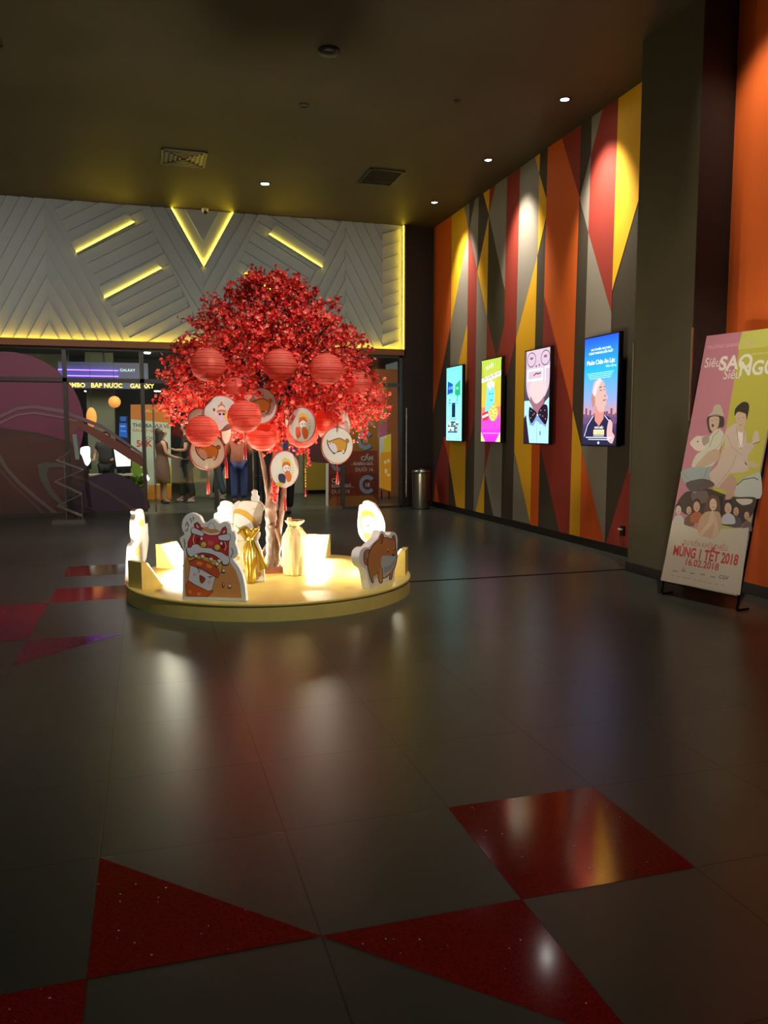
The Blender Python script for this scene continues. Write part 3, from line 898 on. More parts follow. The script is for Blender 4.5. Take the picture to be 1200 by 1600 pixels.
def person(loc, rz, h, label, top, bot, kind='pants', long_hair=False, arms='down', step=0, sleeve='short', shoe=None, bag=None):
    """local frame: x right, y is the way the person faces"""
    e = empty('person', loc, label, 'person', rz=rz); s = h / 1.7
    V = []; E = []; Rr = []
    def add(p_, r_, par=None):
        V.append(Vector(p_) * s); Rr.append(r_ * s if not hasattr(r_, '__len__') else (r_[0] * s, r_[1] * s))
        if par is not None: E.append((par, len(V) - 1))
        return len(V) - 1
    pel = add((0, 0, .93), (.13, .095)); wst = add((0, 0, 1.08), (.115, .085), pel); chs = add((0, .01, 1.28), (.14, .1), wst)
    nk = add((0, .0, 1.44), .055, chs); nk2 = add((0, .015, 1.5), .05, nk); hd = add((0, .03, 1.59), (.075, .09), nk2); ht = add((0, .02, 1.66), (.06, .07), hd)
    add((0, .125, 1.575), .012, hd)                                     # nose
    for sx in (-1, 1): add((sx * .082, .02, 1.58), .014, hd)            # ears
    LEG = {}; ARM = {}
    for sx in (-1, 1):
        dy = step * sx
        hp = add((sx * .09, 0, .86), .088, pel); kn = add((sx * .1, dy * .5 + .02, .48), .056, hp)
        an = add((sx * .1, dy, .09), .036, kn); to = add((sx * .105, dy + .13, .035), .032, an)
        sh = add((sx * .175, 0, 1.38), .055, chs)
        if arms == 'phone' or (arms == 'phone1' and sx < 0): P_ = ((sx * .23, .02, 1.12), (sx * .1, .25, 1.12), (sx * .06, .3, 1.15)); fd = Vector((-sx * .3, 1, .25))
        elif arms == 'front': P_ = ((sx * .25, .03, 1.13), (sx * .22, .24, 1.05), (sx * .21, .3, 1.05)); fd = Vector((0, 1, -.2))
        else: P_ = ((sx * .24, -.01, 1.12), (sx * .26, .04, .88), (sx * .26, .05, .82)); fd = Vector((0, .15, -1))
        el = add(P_[0], .04, sh); wr_ = add(P_[1], .026, el); pm = add(P_[2], (.034, .018), wr_)
        fd.normalize(); side = fd.cross(Vector((0, 0, 1)) if abs(fd.z) < .8 else Vector((0, 1, 0))).normalized()
        for q, ln in zip((-1.5, -.5, .5, 1.5), (.06, .075, .08, .068)):
            b_ = Vector(P_[2]) + side * q * .017 + fd * .03
            k1 = add(b_, .009, pm); k2 = add(b_ + fd * ln * .6, .008, k1); add(b_ + fd * ln + Vector((0, 0, -.015)), .0065, k2)
        tb = add(Vector(P_[2]) - side * sx * .03 + fd * .0, .01, pm); add(Vector(P_[2]) - side * sx * .05 + fd * .03, .008, tb)
        LEG[sx] = (V[hp], V[kn], V[an], V[to]); ARM[sx] = (V[sh], V[el], V[wr_])
    skinned('body', V, E, Rr, M_SKIN, e, 1)
    # top
    tv = [V[pel] + Vector((0, 0, -.02 * s)), V[wst], V[chs], V[nk] - Vector((0, 0, .03 * s))]
    if sleeve == 'long': tv[0] = V[pel] - Vector((0, 0, .14 * s))
    te = [(0, 1), (1, 2), (2, 3)]; tr = [(.24 * s, .2 * s), (.175 * s, .145 * s), (.2 * s, .155 * s), .09 * s]
    for sx in (-1, 1):
        if kind == 'dress': continue
        A = ARM[sx]; i = len(tv); tv += [A[0], A[1] if sleeve == 'long' else A[0].lerp(A[1], .55)]; te += [(2, i), (i, i + 1)]; tr += [.092 * s, .078 * s]
        if sleeve == 'long': tv.append(A[2]); te.append((i + 1, i + 2)); tr.append(.055 * s)
    if kind == 'dress':
        tv += [Vector((0, 0, .75)) * s, Vector((0, -.01, .46)) * s]; te += [(0, 4), (4, 5)]; tr += [(.22 * s, .18 * s), (.25 * s, .2 * s)]
    if kind == 'dress':
        k = MB(); k.lathe([(q * s, z * s) for q, z in ((.06, 1.455), (.10, 1.42), (.165, 1.37), (.175, 1.28), (.155, 1.16), (.15, 1.08), (.18, .96), (.205, .8), (.215, .62), (.22, .47), (.20, .47))], (0, 0, 0), 28, Matrix.Diagonal((1, .8, 1)))
        k.build('dress', top).parent = e
    else: skinned('shirt', tv, te, tr, top, e, 1)
    if kind != 'dress':
        pv = [V[pel] - Vector((0, 0, .03 * s))]; pe = []; pr = [(.14 * s, .12 * s)]
        for sx in (-1, 1):
            L_ = LEG[sx]; i = len(pv); pv += [L_[0], L_[1], L_[2] + Vector((0, 0, .03 * s))]; pe += [(0, i), (i, i + 1), (i + 1, i + 2)]; pr += [.115 * s, .09 * s, .075 * s]
        skinned('trousers', pv, pe, pr, bot, e, 1)
    for sx in (-1, 1):
        L_ = LEG[sx]; hl = Vector((L_[2].x, L_[2].y - .03 * s, .04 * s))
        skinned('shoe', [hl, (hl + L_[3]) / 2, L_[3]], [(0, 1), (1, 2)], [(.042 * s, .038 * s)] * 2 + [.032 * s], shoe or M_SHOE, e, 1)
    hv = [Vector((0, -.0, 1.665)) * s, Vector((0, -.04, 1.62)) * s, Vector((0, -.05, 1.54)) * s]
    he = [(0, 1), (1, 2)]; hr = [(.125 * s, .135 * s), (.135 * s, .14 * s), (.12 * s, .1 * s)]
    if long_hair: hv += [Vector((0, -.075, 1.42)) * s, Vector((0, -.1, 1.28)) * s]; he += [(2, 3), (3, 4)]; hr += [(.13 * s, .07 * s), (.1 * s, .05 * s)]
    skinned('hair', hv, he, hr, M_HAIR, e, 1)
    for sx in (-1, 1):
        k = MB(); k.lathe([(.001, -.008), (.009, 0), (.001, .008)], (sx * .033 * s, .108 * s, 1.6 * s), 8); k.build('eye', M_HAIR).parent = e
    k = MB(); k.box((-.022 * s, .1 * s, 1.535 * s), (.022 * s, .115 * s, 1.543 * s)); k.build('mouth', M_MAR).parent = e
    if arms in ('phone', 'phone1'):
        k = MB(); k.box((-.035, .36 * s, 1.15 * s), (.035, .37 * s, 1.29 * s)); o_ = k.build('mobile_phone', M_FOAM)
        o_.matrix_world = Matrix.Translation(Vector(loc)) @ Matrix.Rotation(rz, 4, 'Z')
        tag(o_, 'pale phone held up by the person in ' + ('the black shirt' if 'black' in label else 'brown'), 'phone')
    return e


c_ = lambda r_, g_, b_, nm: mat(nm, rgb(r_, g_, b_), .75, noise=.15, nscale=12)
person((.33, 17.25, 0), radians(-75), 1.56, 'woman in a brown sleeveless dress with long dark hair, seen through the glass', c_(84, 42, 20, 'brown_dress'), None, 'dress', True, 'front')
person((.84, 17.4, 0), radians(85), 1.68, 'man in a black shirt and dark trousers looking at the phone in his hand', c_(20, 20, 20, 'black_shirt'), c_(34, 46, 36, 'dark_trousers'), arms='phone', step=.12, shoe=mat('pale_shoe', rgb(176, 176, 168), .5))
person((hit(1, 16.6, 374, 780).x, 16.6, 0), radians(-8), 1.62, 'person with back turned in a loose tan brown jacket and blue jeans', c_(196, 120, 90, 'tan_jacket'), c_(62, 74, 124, 'blue_jeans'), long_hair=True, sleeve='long', arms='front')
person((hit(1, 17.9, 343, 780).x, 17.9, 0), radians(50), 1.66, 'person in dark teal jeans striding behind the one in the tan jacket', c_(60, 50, 50, 'dim_shirt'), c_(44, 66, 78, 'teal_jeans'), step=.2, shoe=mat('grey_shoe', rgb(130, 130, 120), .5))
person((hit(1, 14.2, 448, 800).x, 14.2, 0), radians(15), 1.66, 'person in a blue shirt and dark trousers standing behind the tree trunk', c_(44, 96, 186, 'blue_shirt'), c_(30, 32, 34, 'black_trousers'), step=.1)
person((hit(1, 17.75, 168, 780).x, 17.75, 0), radians(170), 1.5, 'clerk in dark clothes behind the counter between two lit screens', c_(50, 44, 46, 'clerk_shirt'), c_(30, 30, 32, 'clerk_trousers'), long_hair=True, arms='front')

# ---------------------------------------------------------------- zigzag brochure rack, bin
e = empty('brochure_rack', (-1.24, 14.05, 0), 'zigzag steel and clear brochure rack on a flat metal base by the glass', 'rack')
k = MB(); k.box((-1.49, 13.95, .0), (-.98, 14.25, .055)); k.build('base', M_CHROME, e)
RY = 14.1
rp = Plane((0, RY, 0), (1, 0, 0), (0, 0, 1))
zg = [rp.uv(*q) for q in ((113, 703), (89, 719), (130, 734), (86, 752), (128, 772), (90, 790), (128, 806))]
M_ACR = mat('clear_acrylic', rgb(200, 190, 185), .15, alpha=.22)
for i in range(len(zg) - 1):
    (ua, va), (ub, vb) = zg[i], zg[i + 1]
    k = MB(); d = Vector((ub - ua, vb - va)).normalized(); nn = Vector((-d.y, d.x)) * .004
    k.prism([Vector((ua + nn.x, RY - .11, va + nn.y)), Vector((ub + nn.x, RY - .11, vb + nn.y)), Vector((ub - nn.x, RY - .11, vb - nn.y)), Vector((ua - nn.x, RY - .11, va - nn.y))], (0, .22, 0))
    t_ = k.build('tray', M_ACR, e)
    for yy in (RY - .11, RY + .11): k = MB(); k.tube([(ua, yy, va), (ub, yy, vb)], .008, 6); k.build('edge_rail', M_CHROME, t_)
for x in (-1.28, -1.03):
    k = MB(); k.tube([(x, RY, .05), (x, RY, 1.05 if x < -1.2 else .5)], .007, 6); k.build('rod', M_CHROME, e)
k = MB(); P0 = rp.W(*rp.uv(113, 679)); P1 = rp.W(*rp.uv(121, 718)); k.prism([P0, P0 + Vector((.06, 0, .01)), P1 + Vector((.02, 0, 0)), P1 - Vector((.03, 0, 0))], (0, .18, 0))
tag(k.build('brochure_stack', mat('brochure_paper', rgb(150, 170, 165), .5)), 'pale folded brochures at the top of the zigzag rack', 'brochures')

e = empty('waste_bin', (5.10, 14.62, 0), 'tall round brushed steel bin in the dark corner beside the glass front', 'bin')
k = MB(); k.lathe([(.001, .01), (.165, .01), (.17, .03), (.17, .69)], (5.10, 14.62, 0), 32); k.build('body', M_CHROME, e)
k = MB(); k.lathe([(.17, .695), (.176, .70), (.176, .735), (.15, .76), (.1, .765), (.1, .74), (.001, .74)], (5.10, 14.62, 0), 32); k.build('lid', M_CHROME, e)
k = MB(); k.lathe([(.173, 0), (.173, .022), (.001, .022)], (5.10, 14.62, 0), 32); k.build('foot_ring', M_BLACK, e)

# ---------------------------------------------------------------- wall screens
def screen(yc, zc, label, fn, strength=1.6, cable=False):
    w2, h2 = .395, .68
    e_ = empty('wall_screen', (XR, yc, zc - h2), label, 'screen', 'portrait screens on the striped wall')
    k_ = MB(); k_.box((5.385, yc - w2, zc - h2), (5.44, yc + w2, zc + h2)); k_.build('casing', M_BLACK, e_)
    k_ = MB(); k_.box((5.44, yc - .2, zc - .3), (XR, yc + .2, zc + .3)); k_.build('wall_bracket', M_BLACK, e_)
    P = Plane((5.384, yc, zc), (0, -1, 0), (0, 0, 1))
    a_ = Art(P, px=False, base=.0003); a_.n = .0003
    fn(a_, w2 - .018, h2 - .018); a_.build('screen', e_, strength)


def R(a_, x0, y0, x1, y1, c0, c1=None):
    if c1: a_.n += a_.step; A_, B_ = rgb(*c0), rgb(*c1); a_.mb.add([a_.p.W(x, y, a_.n) for x, y in ((x0, y1), (x1, y1), (x1, y0), (x0, y0))], [[0, 1, 2, 3]], lambda i: [A_, A_, B_, B_])
    else: a_.fill([(x0, y1), (x1, y1), (x1, y0), (x0, y0)], c0, uv=True)


def uvmany(a_, polys, c):
    a_.n += a_.step
    for q in polys: a_.mb.add([a_.p.W(x, y, a_.n) for x, y in q], [list(range(len(q)))], rgb(*c))


def s1(a_, W_, H_):
    R(a_, -W_, -H_, W_, H_, (110, 226, 232), (150, 240, 240))
    a_.fill([(-.31, .42), (-.06, .36), (-.05, .2), (-.12, .2), (-.11, .15), (-.16, .2), (-.33, .17)], (20, 80, 170), uv=True)
    a_.fill([(.05, .33), (.3, .42), (.3, .14), (.2, .15), (.17, .07), (.13, .15), (.04, .17)], (30, 160, 110), uv=True)
    a_.text('GLOBE', (-.28, .27), .07, (150, 200, 240), uv=True); a_.text('FREE', (.08, .25), .07, (160, 230, 200), uv=True)
    a_.text('F', (-.26, -.05), .2, (40, 70, 90), uv=True); a_.text('d', (.1, -.0), .16, (40, 70, 90), uv=True)
    R(a_, -.1, -.24, .07, .02, (14, 30, 70)); R(a_, -.085, -.02, .055, 0, (40, 60, 110))
    uvmany(a_, line([(-.15, -.27), (.12, -.27)], .012), (60, 130, 150))
    random.seed(3)
    for i in range(7):
        for j in range(6):
            x = -.28 + i * .075; y = -.52 + j * .035
            a_.fill([(x, y), (x + .07, y), (x + .07, y + .032), (x, y + .032)], random.choice([(150, 170, 180), (20, 30, 60), (190, 160, 90), (60, 90, 110), (220, 240, 240), (30, 40, 80)]), uv=True)
    uvmany(a_, line([(-.3, -.63), (-.16, -.63)], .01) + line([(.1, -.63), (.3, -.63)], .01), (60, 140, 150))


def s2(a_, W_, H_):
    R(a_, -W_, -.1, W_, H_, (150, 196, 60), (222, 180, 60)); R(a_, -W_, -H_, W_, -.1, (220, 130, 90), (206, 60, 190))
    for k_ in range(9):
        x = -.3 + k_ * .075; a_.fill([(0, .02), (x * 1.25 - .015, H_), (x * 1.25 + .02, H_)], (206, 206, 90), uv=True)
    a_.fill([(-W_, .3), (W_, .38), (W_, .46), (-W_, .37)], (244, 240, 226), uv=True)
    a_.text('Chúc mừng năm mới', (-.33, .335), .075, (60, 40, 40), .01, uv=True, rot=.1)
    a_.text('VUI TẾT', (-.2, .5), .08, (220, 244, 236), .02, uv=True, rot=.12)
    a_.fill(smooth([(-.25, -.55), (-.36, -.28), (-.1, -.18), (.2, -.2), (.36, -.3), (.3, -.6)], 2), (210, 70, 200), uv=True)
    R(a_, -W_, -H_, W_, -.45, (214, 60, 214), (206, 40, 226))
    a_.fill(smooth([(-.18, .1), (-.16, .22), (-.03, .25), (.1, .22), (.14, .1), (.1, -.12), (-.2, -.2)], 2), (120, 226, 226), uv=True)
    for q in ((-.1, .26), (0, .29), (.08, .25), (-.04, .22)): a_.fill(ell(q[0], q[1], .05), (226, 240, 240), uv=True)
    uvmany(a_, line([(-.08, .1), (-.04, .12), (-.01, .1)], .012) + line([(.04, .1), (.07, .12), (.1, .1)], .012) + line([(-.03, .02), (.02, .0), (.07, .02)], .012), (40, 50, 60))
    a_.fill(ell(.1, -.2, .17, .13), (222, 214, 110), uv=True)
    for q in ((.0, -.14), (.1, -.1), (.2, -.15), (.05, -.24), (.17, -.26)): uvmany(a_, line(ell(q[0], q[1], .04, n=12), .008, True), (90, 90, 50))
    a_.fill([(-.34, -.2), (-.1, -.16), (-.08, -.3), (-.3, -.33)], (200, 50, 60), uv=True)
    a_.fill([(-.33, -.24), (-.09, -.2), (-.09, -.24), (-.32, -.28)], (240, 230, 230), uv=True)
    R(a_, -.3, -.53, .33, -.52, (240, 190, 240))
    for x in (-1, 1): a_.fill([(x * W_, -H_), (x * W_, -.5), (x * .2, -H_)], (236, 214, 150), uv=True)


def s3(a_, W_, H_):
    R(a_, -W_, -H_, W_, H_, (92, 80, 92), (30, 26, 40))
    a_.fill(smooth([(-.33, H_), (-.33, .2), (-.27, .02), (-.14, -.08), (0, -.12), (.16, -.08), (.3, .05), (W_, .2), (W_, H_)], 1, False), (202, 176, 194), uv=True)
    a_.fill([(-.2, .0), (.24, .0), (.2, -.22), (.0, -.3), (-.15, -.2)], (150, 100, 110), uv=True)
    a_.fill(smooth([(-.24, .1), (-.1, -.06), (.02, -.1), (.2, -.02), (.3, .14), (.1, .24), (-.14, .22)], 2), (222, 190, 190), uv=True)
    a_.fill([(-W_, -.05), (-.22, -.05), (-.02, -.25), (.12, -.25), (.26, -.08), (W_, -.02), (W_, -H_), (-W_, -H_)], (168, 222, 232), uv=True)
    a_.fill([(-W_, -.3), (-.32, -.25), (-.2, -H_), (-W_, -H_)], (32, 24, 44), uv=True)
    uvmany(a_, line([(.03, -.28), (.03, -H_)], .012), (110, 150, 170)); uvmany(a_, [ell(.12, -.38, .014, .02), ell(.13, -.52, .02, .035)], (80, 120, 140))
    a_.fill([(-.24, -.24), (-.2, -.4), (-.08, -.42), (0, -.34), (.2, -.4), (.3, -.44), (.34, -.3)], (120, 150, 196), uv=True)
    a_.fill(smooth([(-.2, -.14), (-.04, -.2), (.02, -.24), (-.02, -.3), (-.14, -.38), (-.22, -.3), (-.23, -.2)], 1), (26, 12, 34), uv=True)
    a_.fill(smooth([(.06, -.22), (.2, -.12), (.33, -.14), (.35, -.3), (.28, -.4), (.1, -.3)], 1), (26, 12, 34), uv=True)
    uvmany(a_, [ell(x, y, .008) for x, y in ((-.16, -.2), (-.1, -.26), (-.17, -.3), (-.06, -.24), (.14, -.2), (.2, -.28), (.26, -.2), (.28, -.32), (.12, -.26))], (220, 200, 220))
    for x in (-.17, .25): uvmany(a_, line(ell(x, .53, .13, .1, 24), .014, True), (96, 80, 110)); uvmany(a_, [ell(x, .55, .05, .02)], (120, 96, 126))
    uvmany(a_, [ell(-.02, .43, .018, .014), ell(.07, .44, .018, .014)], (60, 36, 50))
    uvmany(a_, line([(-.1, .3), (-.02, .33), (.04, .32), (.12, .33)], .02), (110, 60, 80))
    uvmany(a_, line([(-.28, .38), (.17, .38), (.17, .24), (-.28, .24)], .03, True) + line([(W_, .4), (.25, .4), (.25, .2)], .025), (250, 250, 252))


def s4(a_, W_, H_):
    R(a_, -W_, .25, W_, H_, (6, 62, 214), (24, 140, 214)); R(a_, -W_, -.1, W_, .25, (24, 140, 214), (110, 130, 176)); R(a_, -W_, -.32, W_, -.1, (110, 130, 176), (176, 116, 96)); R(a_, -W_, -H_, W_, -.32, (70, 50, 90), (16, 14, 36))
    random.seed(8)
    for k_ in range(16):
        x = -W_ + k_ * .048; hh = random.uniform(.03, .13); a_.fill([(x, -.4), (x + .044, -.4), (x + .044, -.33 + hh), (x, -.33 + hh)], (84, 58, 92), uv=True)
    a_.fill(smooth([(-W_, -H_), (-.3, -.42), (-.12, -.3), (.0, -.38), (.1, -.3), (.28, -.36), (.36, -H_)], 1, False), (24, 22, 52), uv=True)
    uvmany(a_, line([(-.34, -.56), (-.27, -.42), (-.13, -.3)], .014) + line([(.12, -.3), (.27, -.4)], .012), (170, 176, 210))
    a_.fill([(-.1, -.36), (.0, -.43), (.1, -.34), (.11, -.2), (-.1, -.15)], (170, 110, 100), uv=True)
    a_.fill(smooth([(-.17, .02), (-.13, .12), (-.02, .15), (.08, .11), (.13, .03), (.14, -.03), (.19, -.09), (.15, -.11), (.155, -.17), (.12, -.19), (.1, -.25), (.0, -.26), (-.08, -.18), (-.15, -.1)], 2), (170, 138, 130), uv=True)
    a_.fill(smooth([(-.17, -.02), (-.2, -.08), (-.15, -.2), (-.1, -.14), (-.12, -.02)], 1), (146, 104, 96), uv=True)
    a_.fill(smooth([(-.12, .08), (-.02, .15), (.04, .12), (-.04, .05), (-.1, -.06), (-.16, -.02)], 2), (186, 166, 168), uv=True)
    uvmany(a_, line([(-.01, .04), (.04, .05)], .014) + line([(.09, .045), (.12, .05)], .012) + line([(0, .005), (.045, .01)], .01) + line([(.09, .01), (.115, .012)], .01) + line([(.08, -.12), (.14, -.11)], .012) + line([(.1, -.06), (.14, -.07)], .01), (90, 50, 60))
    a_.fill(smooth([(.18, -.5), (.2, -.4), (.24, -.35), (.3, -.4), (.3, -.5), (.35, -.55), (.3, -.64), (.2, -.6)], 1), (190, 140, 140), uv=True)
    a_.text('MAI TÀI PHẾN, NHƯ THẢO', (-.0, .5), .036, (210, 236, 250), .008, uv=True, align='c')
    a_.text('CÙNG THAM GIA DIỄN XUẤT', (-.0, .455), .04, (210, 236, 250), .008, uv=True, align='c')
    a_.text('Muôn Chân An Lạc', (0, .33), .08, (244, 226, 236), 0, uv=True, align='c')
    a_.text('Walk with me', (.12, .28), .04, (180, 230, 240), uv=True)
    for k_ in range(4): uvmany(a_, line([(-.3 + .02 * k_, .22 - .022 * k_), (.3 - .02 * k_, .225 - .022 * k_)], .006), (150, 220, 240))
    a_.text('KHỞI CHIẾU', (0, -.46), .035, (230, 230, 240), .01, uv=True, align='c')
    a_.fill([(-.12, -.535), (.12, -.535), (.12, -.475), (-.12, -.475)], (240, 220, 150), uv=True)
    a_.text('01.03.2018', (0, -.525), .048, (40, 30, 50), .03, uv=True, align='c')
    uvmany(a_, line([(-.3, -.57), (.3, -.57)], .01) + line([(-.24, -.595), (.24, -.595)], .008) + line([(-.12, -.55), (.12, -.55)], .006), (200, 204, 226))
    a_.fill(ell(0, -.635, .02, .016), (220, 220, 230), uv=True)


screen(13.64, 1.99, 'farthest screen, pale cyan page with a dark phone and blue and green bubbles', s1, 1.7)
screen(12.02, 1.99, 'screen with a green and magenta New Year popcorn cartoon picture', s2, 1.5)
screen(10.44, 1.99, 'screen with a close up of a chin above a dotted bow tie', s3, 1.5)
screen(8.77, 1.99, 'nearest screen, bald man looking up under a blue sky', s4, 2.3)
# socket with plug and lead
e = empty('wall_socket', (XR, 8.35, .3), 'small black socket with a white plug low on the striped wall by the pillar', 'socket')
P = hit(0, XR, 975, 828)
k = MB(); k.box((XR - .03, P.y - .035, P.z - .07), (XR - .001, P.y + .035, P.z + .05)); k.build('box', M_BLACK, e)
k = MB(); k.box((XR - .05, P.y - .02, P.z + .0), (XR - .03, P.y + .06, P.z + .015)); k.build('plug', M_FOAM, e)
k = MB(); k.tube(catm([(XR - .03, P.y + .03, P.z), (XR - .03, P.y + .04, P.z - .1), (XR - .03, P.y + .0, P.z - .2)], 5), .004, 6); k.build('lead', M_BLACK, e)

# ---------------------------------------------------------------- ceiling fittings
def downlight(name, x, y, label, lit, r=.06, group=None):
    e_ = empty(name, (x, y, ZC), label, 'ceiling light', group)
    k_ = MB(); k_.lathe([(r * .75, -.002), (r, -.012), (r * 1.15, -.006), (r * 1.15, 0)], (x, y, ZC), 20); k_.build('rim', M_BLACK, e_)
    k_ = MB(); k_.lathe([(.001, -.004), (r * .75, -.004)], (x, y, ZC), 20); k_.build('lens', lit, e_)


G1 = 'spotlights along the striped wall'
downlight('spotlight', 4.9, 8.92, 'lit ceiling spotlight nearest the camera in the row by the striped wall', M_SPOTW, .065, G1)
downlight('spotlight', 4.9, 11.14, 'lit ceiling spotlight in the middle of the row by the striped wall', M_SPOTW, .06, G1)
downlight('spotlight', 4.9, 13.4, 'lit ceiling spotlight farthest back in the row by the striped wall', M_SPOTW, .06, G1)
downlight('spotlight', 3.684, 9.314, 'tiny unlit ceiling spotlight left of the nearest wall spotlight', M_FRAME, .03)
downlight('downlight', 1.952, 13.184, 'bright cold white downlight in the ceiling above the red tree', mat('cold_lamp', (.75, 1, .93), emit=90), .085)
downlight('downlight', 1.961, 9.961, 'small unlit round fitting in the middle of the ceiling', M_FRAME, .055)
k = MB(); k.lathe([(.001, -.05), (.09, -.045), (.115, -.02), (.115, 0)], (1.942, 8.504, ZC), 24); tag(k.build('smoke_detector', M_BLACK), 'round black detector on the ceiling near the top of the photo', 'smoke detector')
e = empty('security_camera', (1.139, 14.95, ZC), 'small white security camera on the ceiling line above the glowing V', 'camera')
k = MB(); k.lathe([(.001, -.05), (.05, -.05), (.06, 0)], (1.14, 14.93, ZC), 16); k.build('mount', M_FOAM, e)
k = MB(); k.tube([(1.14, 14.9, ZC - .07), (1.14, 14.78, ZC - .1)], .03, 12); k.build('barrel', M_BLACK, e)


def vent(x0, y0, x1, y1, label, rings):
    e_ = empty('ceiling_vent', ((x0 + x1) / 2, (y0 + y1) / 2, ZC), label, 'vent')
    k_ = MB(); k_.box((x0, y0, ZC - .006), (x1, y1, ZC)); k_.build('backing', M_BLACK, e_)
    m_ = mat('vent_metal', rgb(110, 100, 82), .4) if rings else mat('vent_dark', rgb(38, 34, 30), .5)
    k_ = MB()
    for k2 in range(5 if rings else 1):
        i_ = k2 * .062; a0, b0, a1, b1 = x0 + i_, y0 + i_, x1 - i_, y1 - i_; t_ = .026 if rings else .03
        for lo_, hi_ in (((a0, b0), (a1, b0 + t_)), ((a0, b1 - t_), (a1, b1)), ((a0, b0), (a0 + t_, b1)), ((a1 - t_, b0), (a1, b1))):
            k_.box((*lo_, ZC - .02), (*hi_, ZC - .006))
    if not rings:
        for k2 in range(12): yy = y0 + .05 + k2 * (y1 - y0 - .1) / 12; k_.box((x0 + .03, yy, ZC - .016), (x1 - .03, yy + .012, ZC - .006))
    k_.build('louvre', m_, e_)


vent(.34, 11.97, .97, 12.63, 'square ceiling vent with nested bright louvres left of the downlight', True)
vent(3.35, 11.95, 3.9, 12.68, 'dark square ceiling grille right of the downlight', False)
vent(-1.75, 8.75, -1.27, 9.35, 'dark ceiling grille cut by the left edge of the photo', False)

# ---------------------------------------------------------------- round gold platform
PC = Vector((1.117, 7.515, 0)); PR = 1.32; PT = .1446
k = MB(); k.use(M_GOLD)
k.lathe([(PR, 0), (PR, .118)], PC, 96)
k.lathe([(PR, .118), (PR + .004, .120), (PR + .004, .143), (PR, PT), (.001, PT)], PC, 96)
tag(k.build('round_platform'), 'low round gold platform under the red tree and its cutouts', 'platform')
on_pl = lambda px, py: hit(2, PT, px, py)


def flood(bx, by, dx, dy, label, w_=.26, h_=.235, d0=.05, d1=.22):
    d = Vector((dx, dy, 0)).normalized(); s_ = Vector((-d.y, d.x, 0)) * w_ / 2; B = Vector((bx, by, PT)); up = Vector((0, 0, h_))
    e_ = empty('flood_light', B, label, 'flood light', 'gold boxed flood lights around the platform rim')
    k_ = MB(); k_.prism([B - s_, B - s_ + up, B - s_ + up + d * d0, B - s_ + d * d1], s_ * 2); k_.build('housing', M_GOLD, e_)
    a_ = B + up + d * d0; b_ = B + d * d1; n_ = (b_ - a_).cross(s_).normalized()
    if n_.dot(d) < 0: n_ = -n_
    v_ = (b_ - a_); q = [a_ + v_ * .08 - s_ * .86, a_ + v_ * .08 + s_ * .86, a_ + v_ * .92 + s_ * .86, a_ + v_ * .92 - s_ * .86]
    k_ = MB(); k_.prism([p_ + n_ * .001 for p_ in q], n_ * .006); k_.build('lamp_panel', M_LAMPW, e_)


wl0 = on_pl(204, 917.5); wl1 = on_pl(219, 923); wl2 = on_pl(255, 921)
mid = (wl0 + wl1) / 2
flood(mid.x, mid.y + .03, wl2.x - wl1.x, .13, 'gold boxed flood light at the left rim beside the edge-on white cutout', .2)
flood(.16, 8.33, .8, -.62, 'gold boxed flood light at the back left rim behind the lion cutout', .28)
flood(1.80, 8.56, -.55, -1.0, 'glaring gold boxed flood light at the back right rim behind the beige sack', .27)
flood(2.37, 7.2, -1.2, .55, 'gold boxed flood light at the right rim beside the dog cutout', .24, d1=.2)


def cutout(name, P, outline, th, label, fn, cat='cutout', lean=0):
    uv = [P.uv(*q) for q in smooth(outline, closed=False)]
    uv = [(u_, max(v_, 0)) for u_, v_ in uv]
    e_ = empty(name, P.W(sum(u_ for u_, v_ in uv) / len(uv), 0), label, cat)
    k_ = MB(); k_.prism([P.W(u_, v_, 0) for u_, v_ in uv], -P.N * th); k_.build('foam_board', M_FOAM, e_)
    a_ = Art(P, .00008, .0006); fn(a_); a_.build('print', e_)
    return e_


DK = (58, 34, 30)
zl = Z(190, 760, 5.4545)


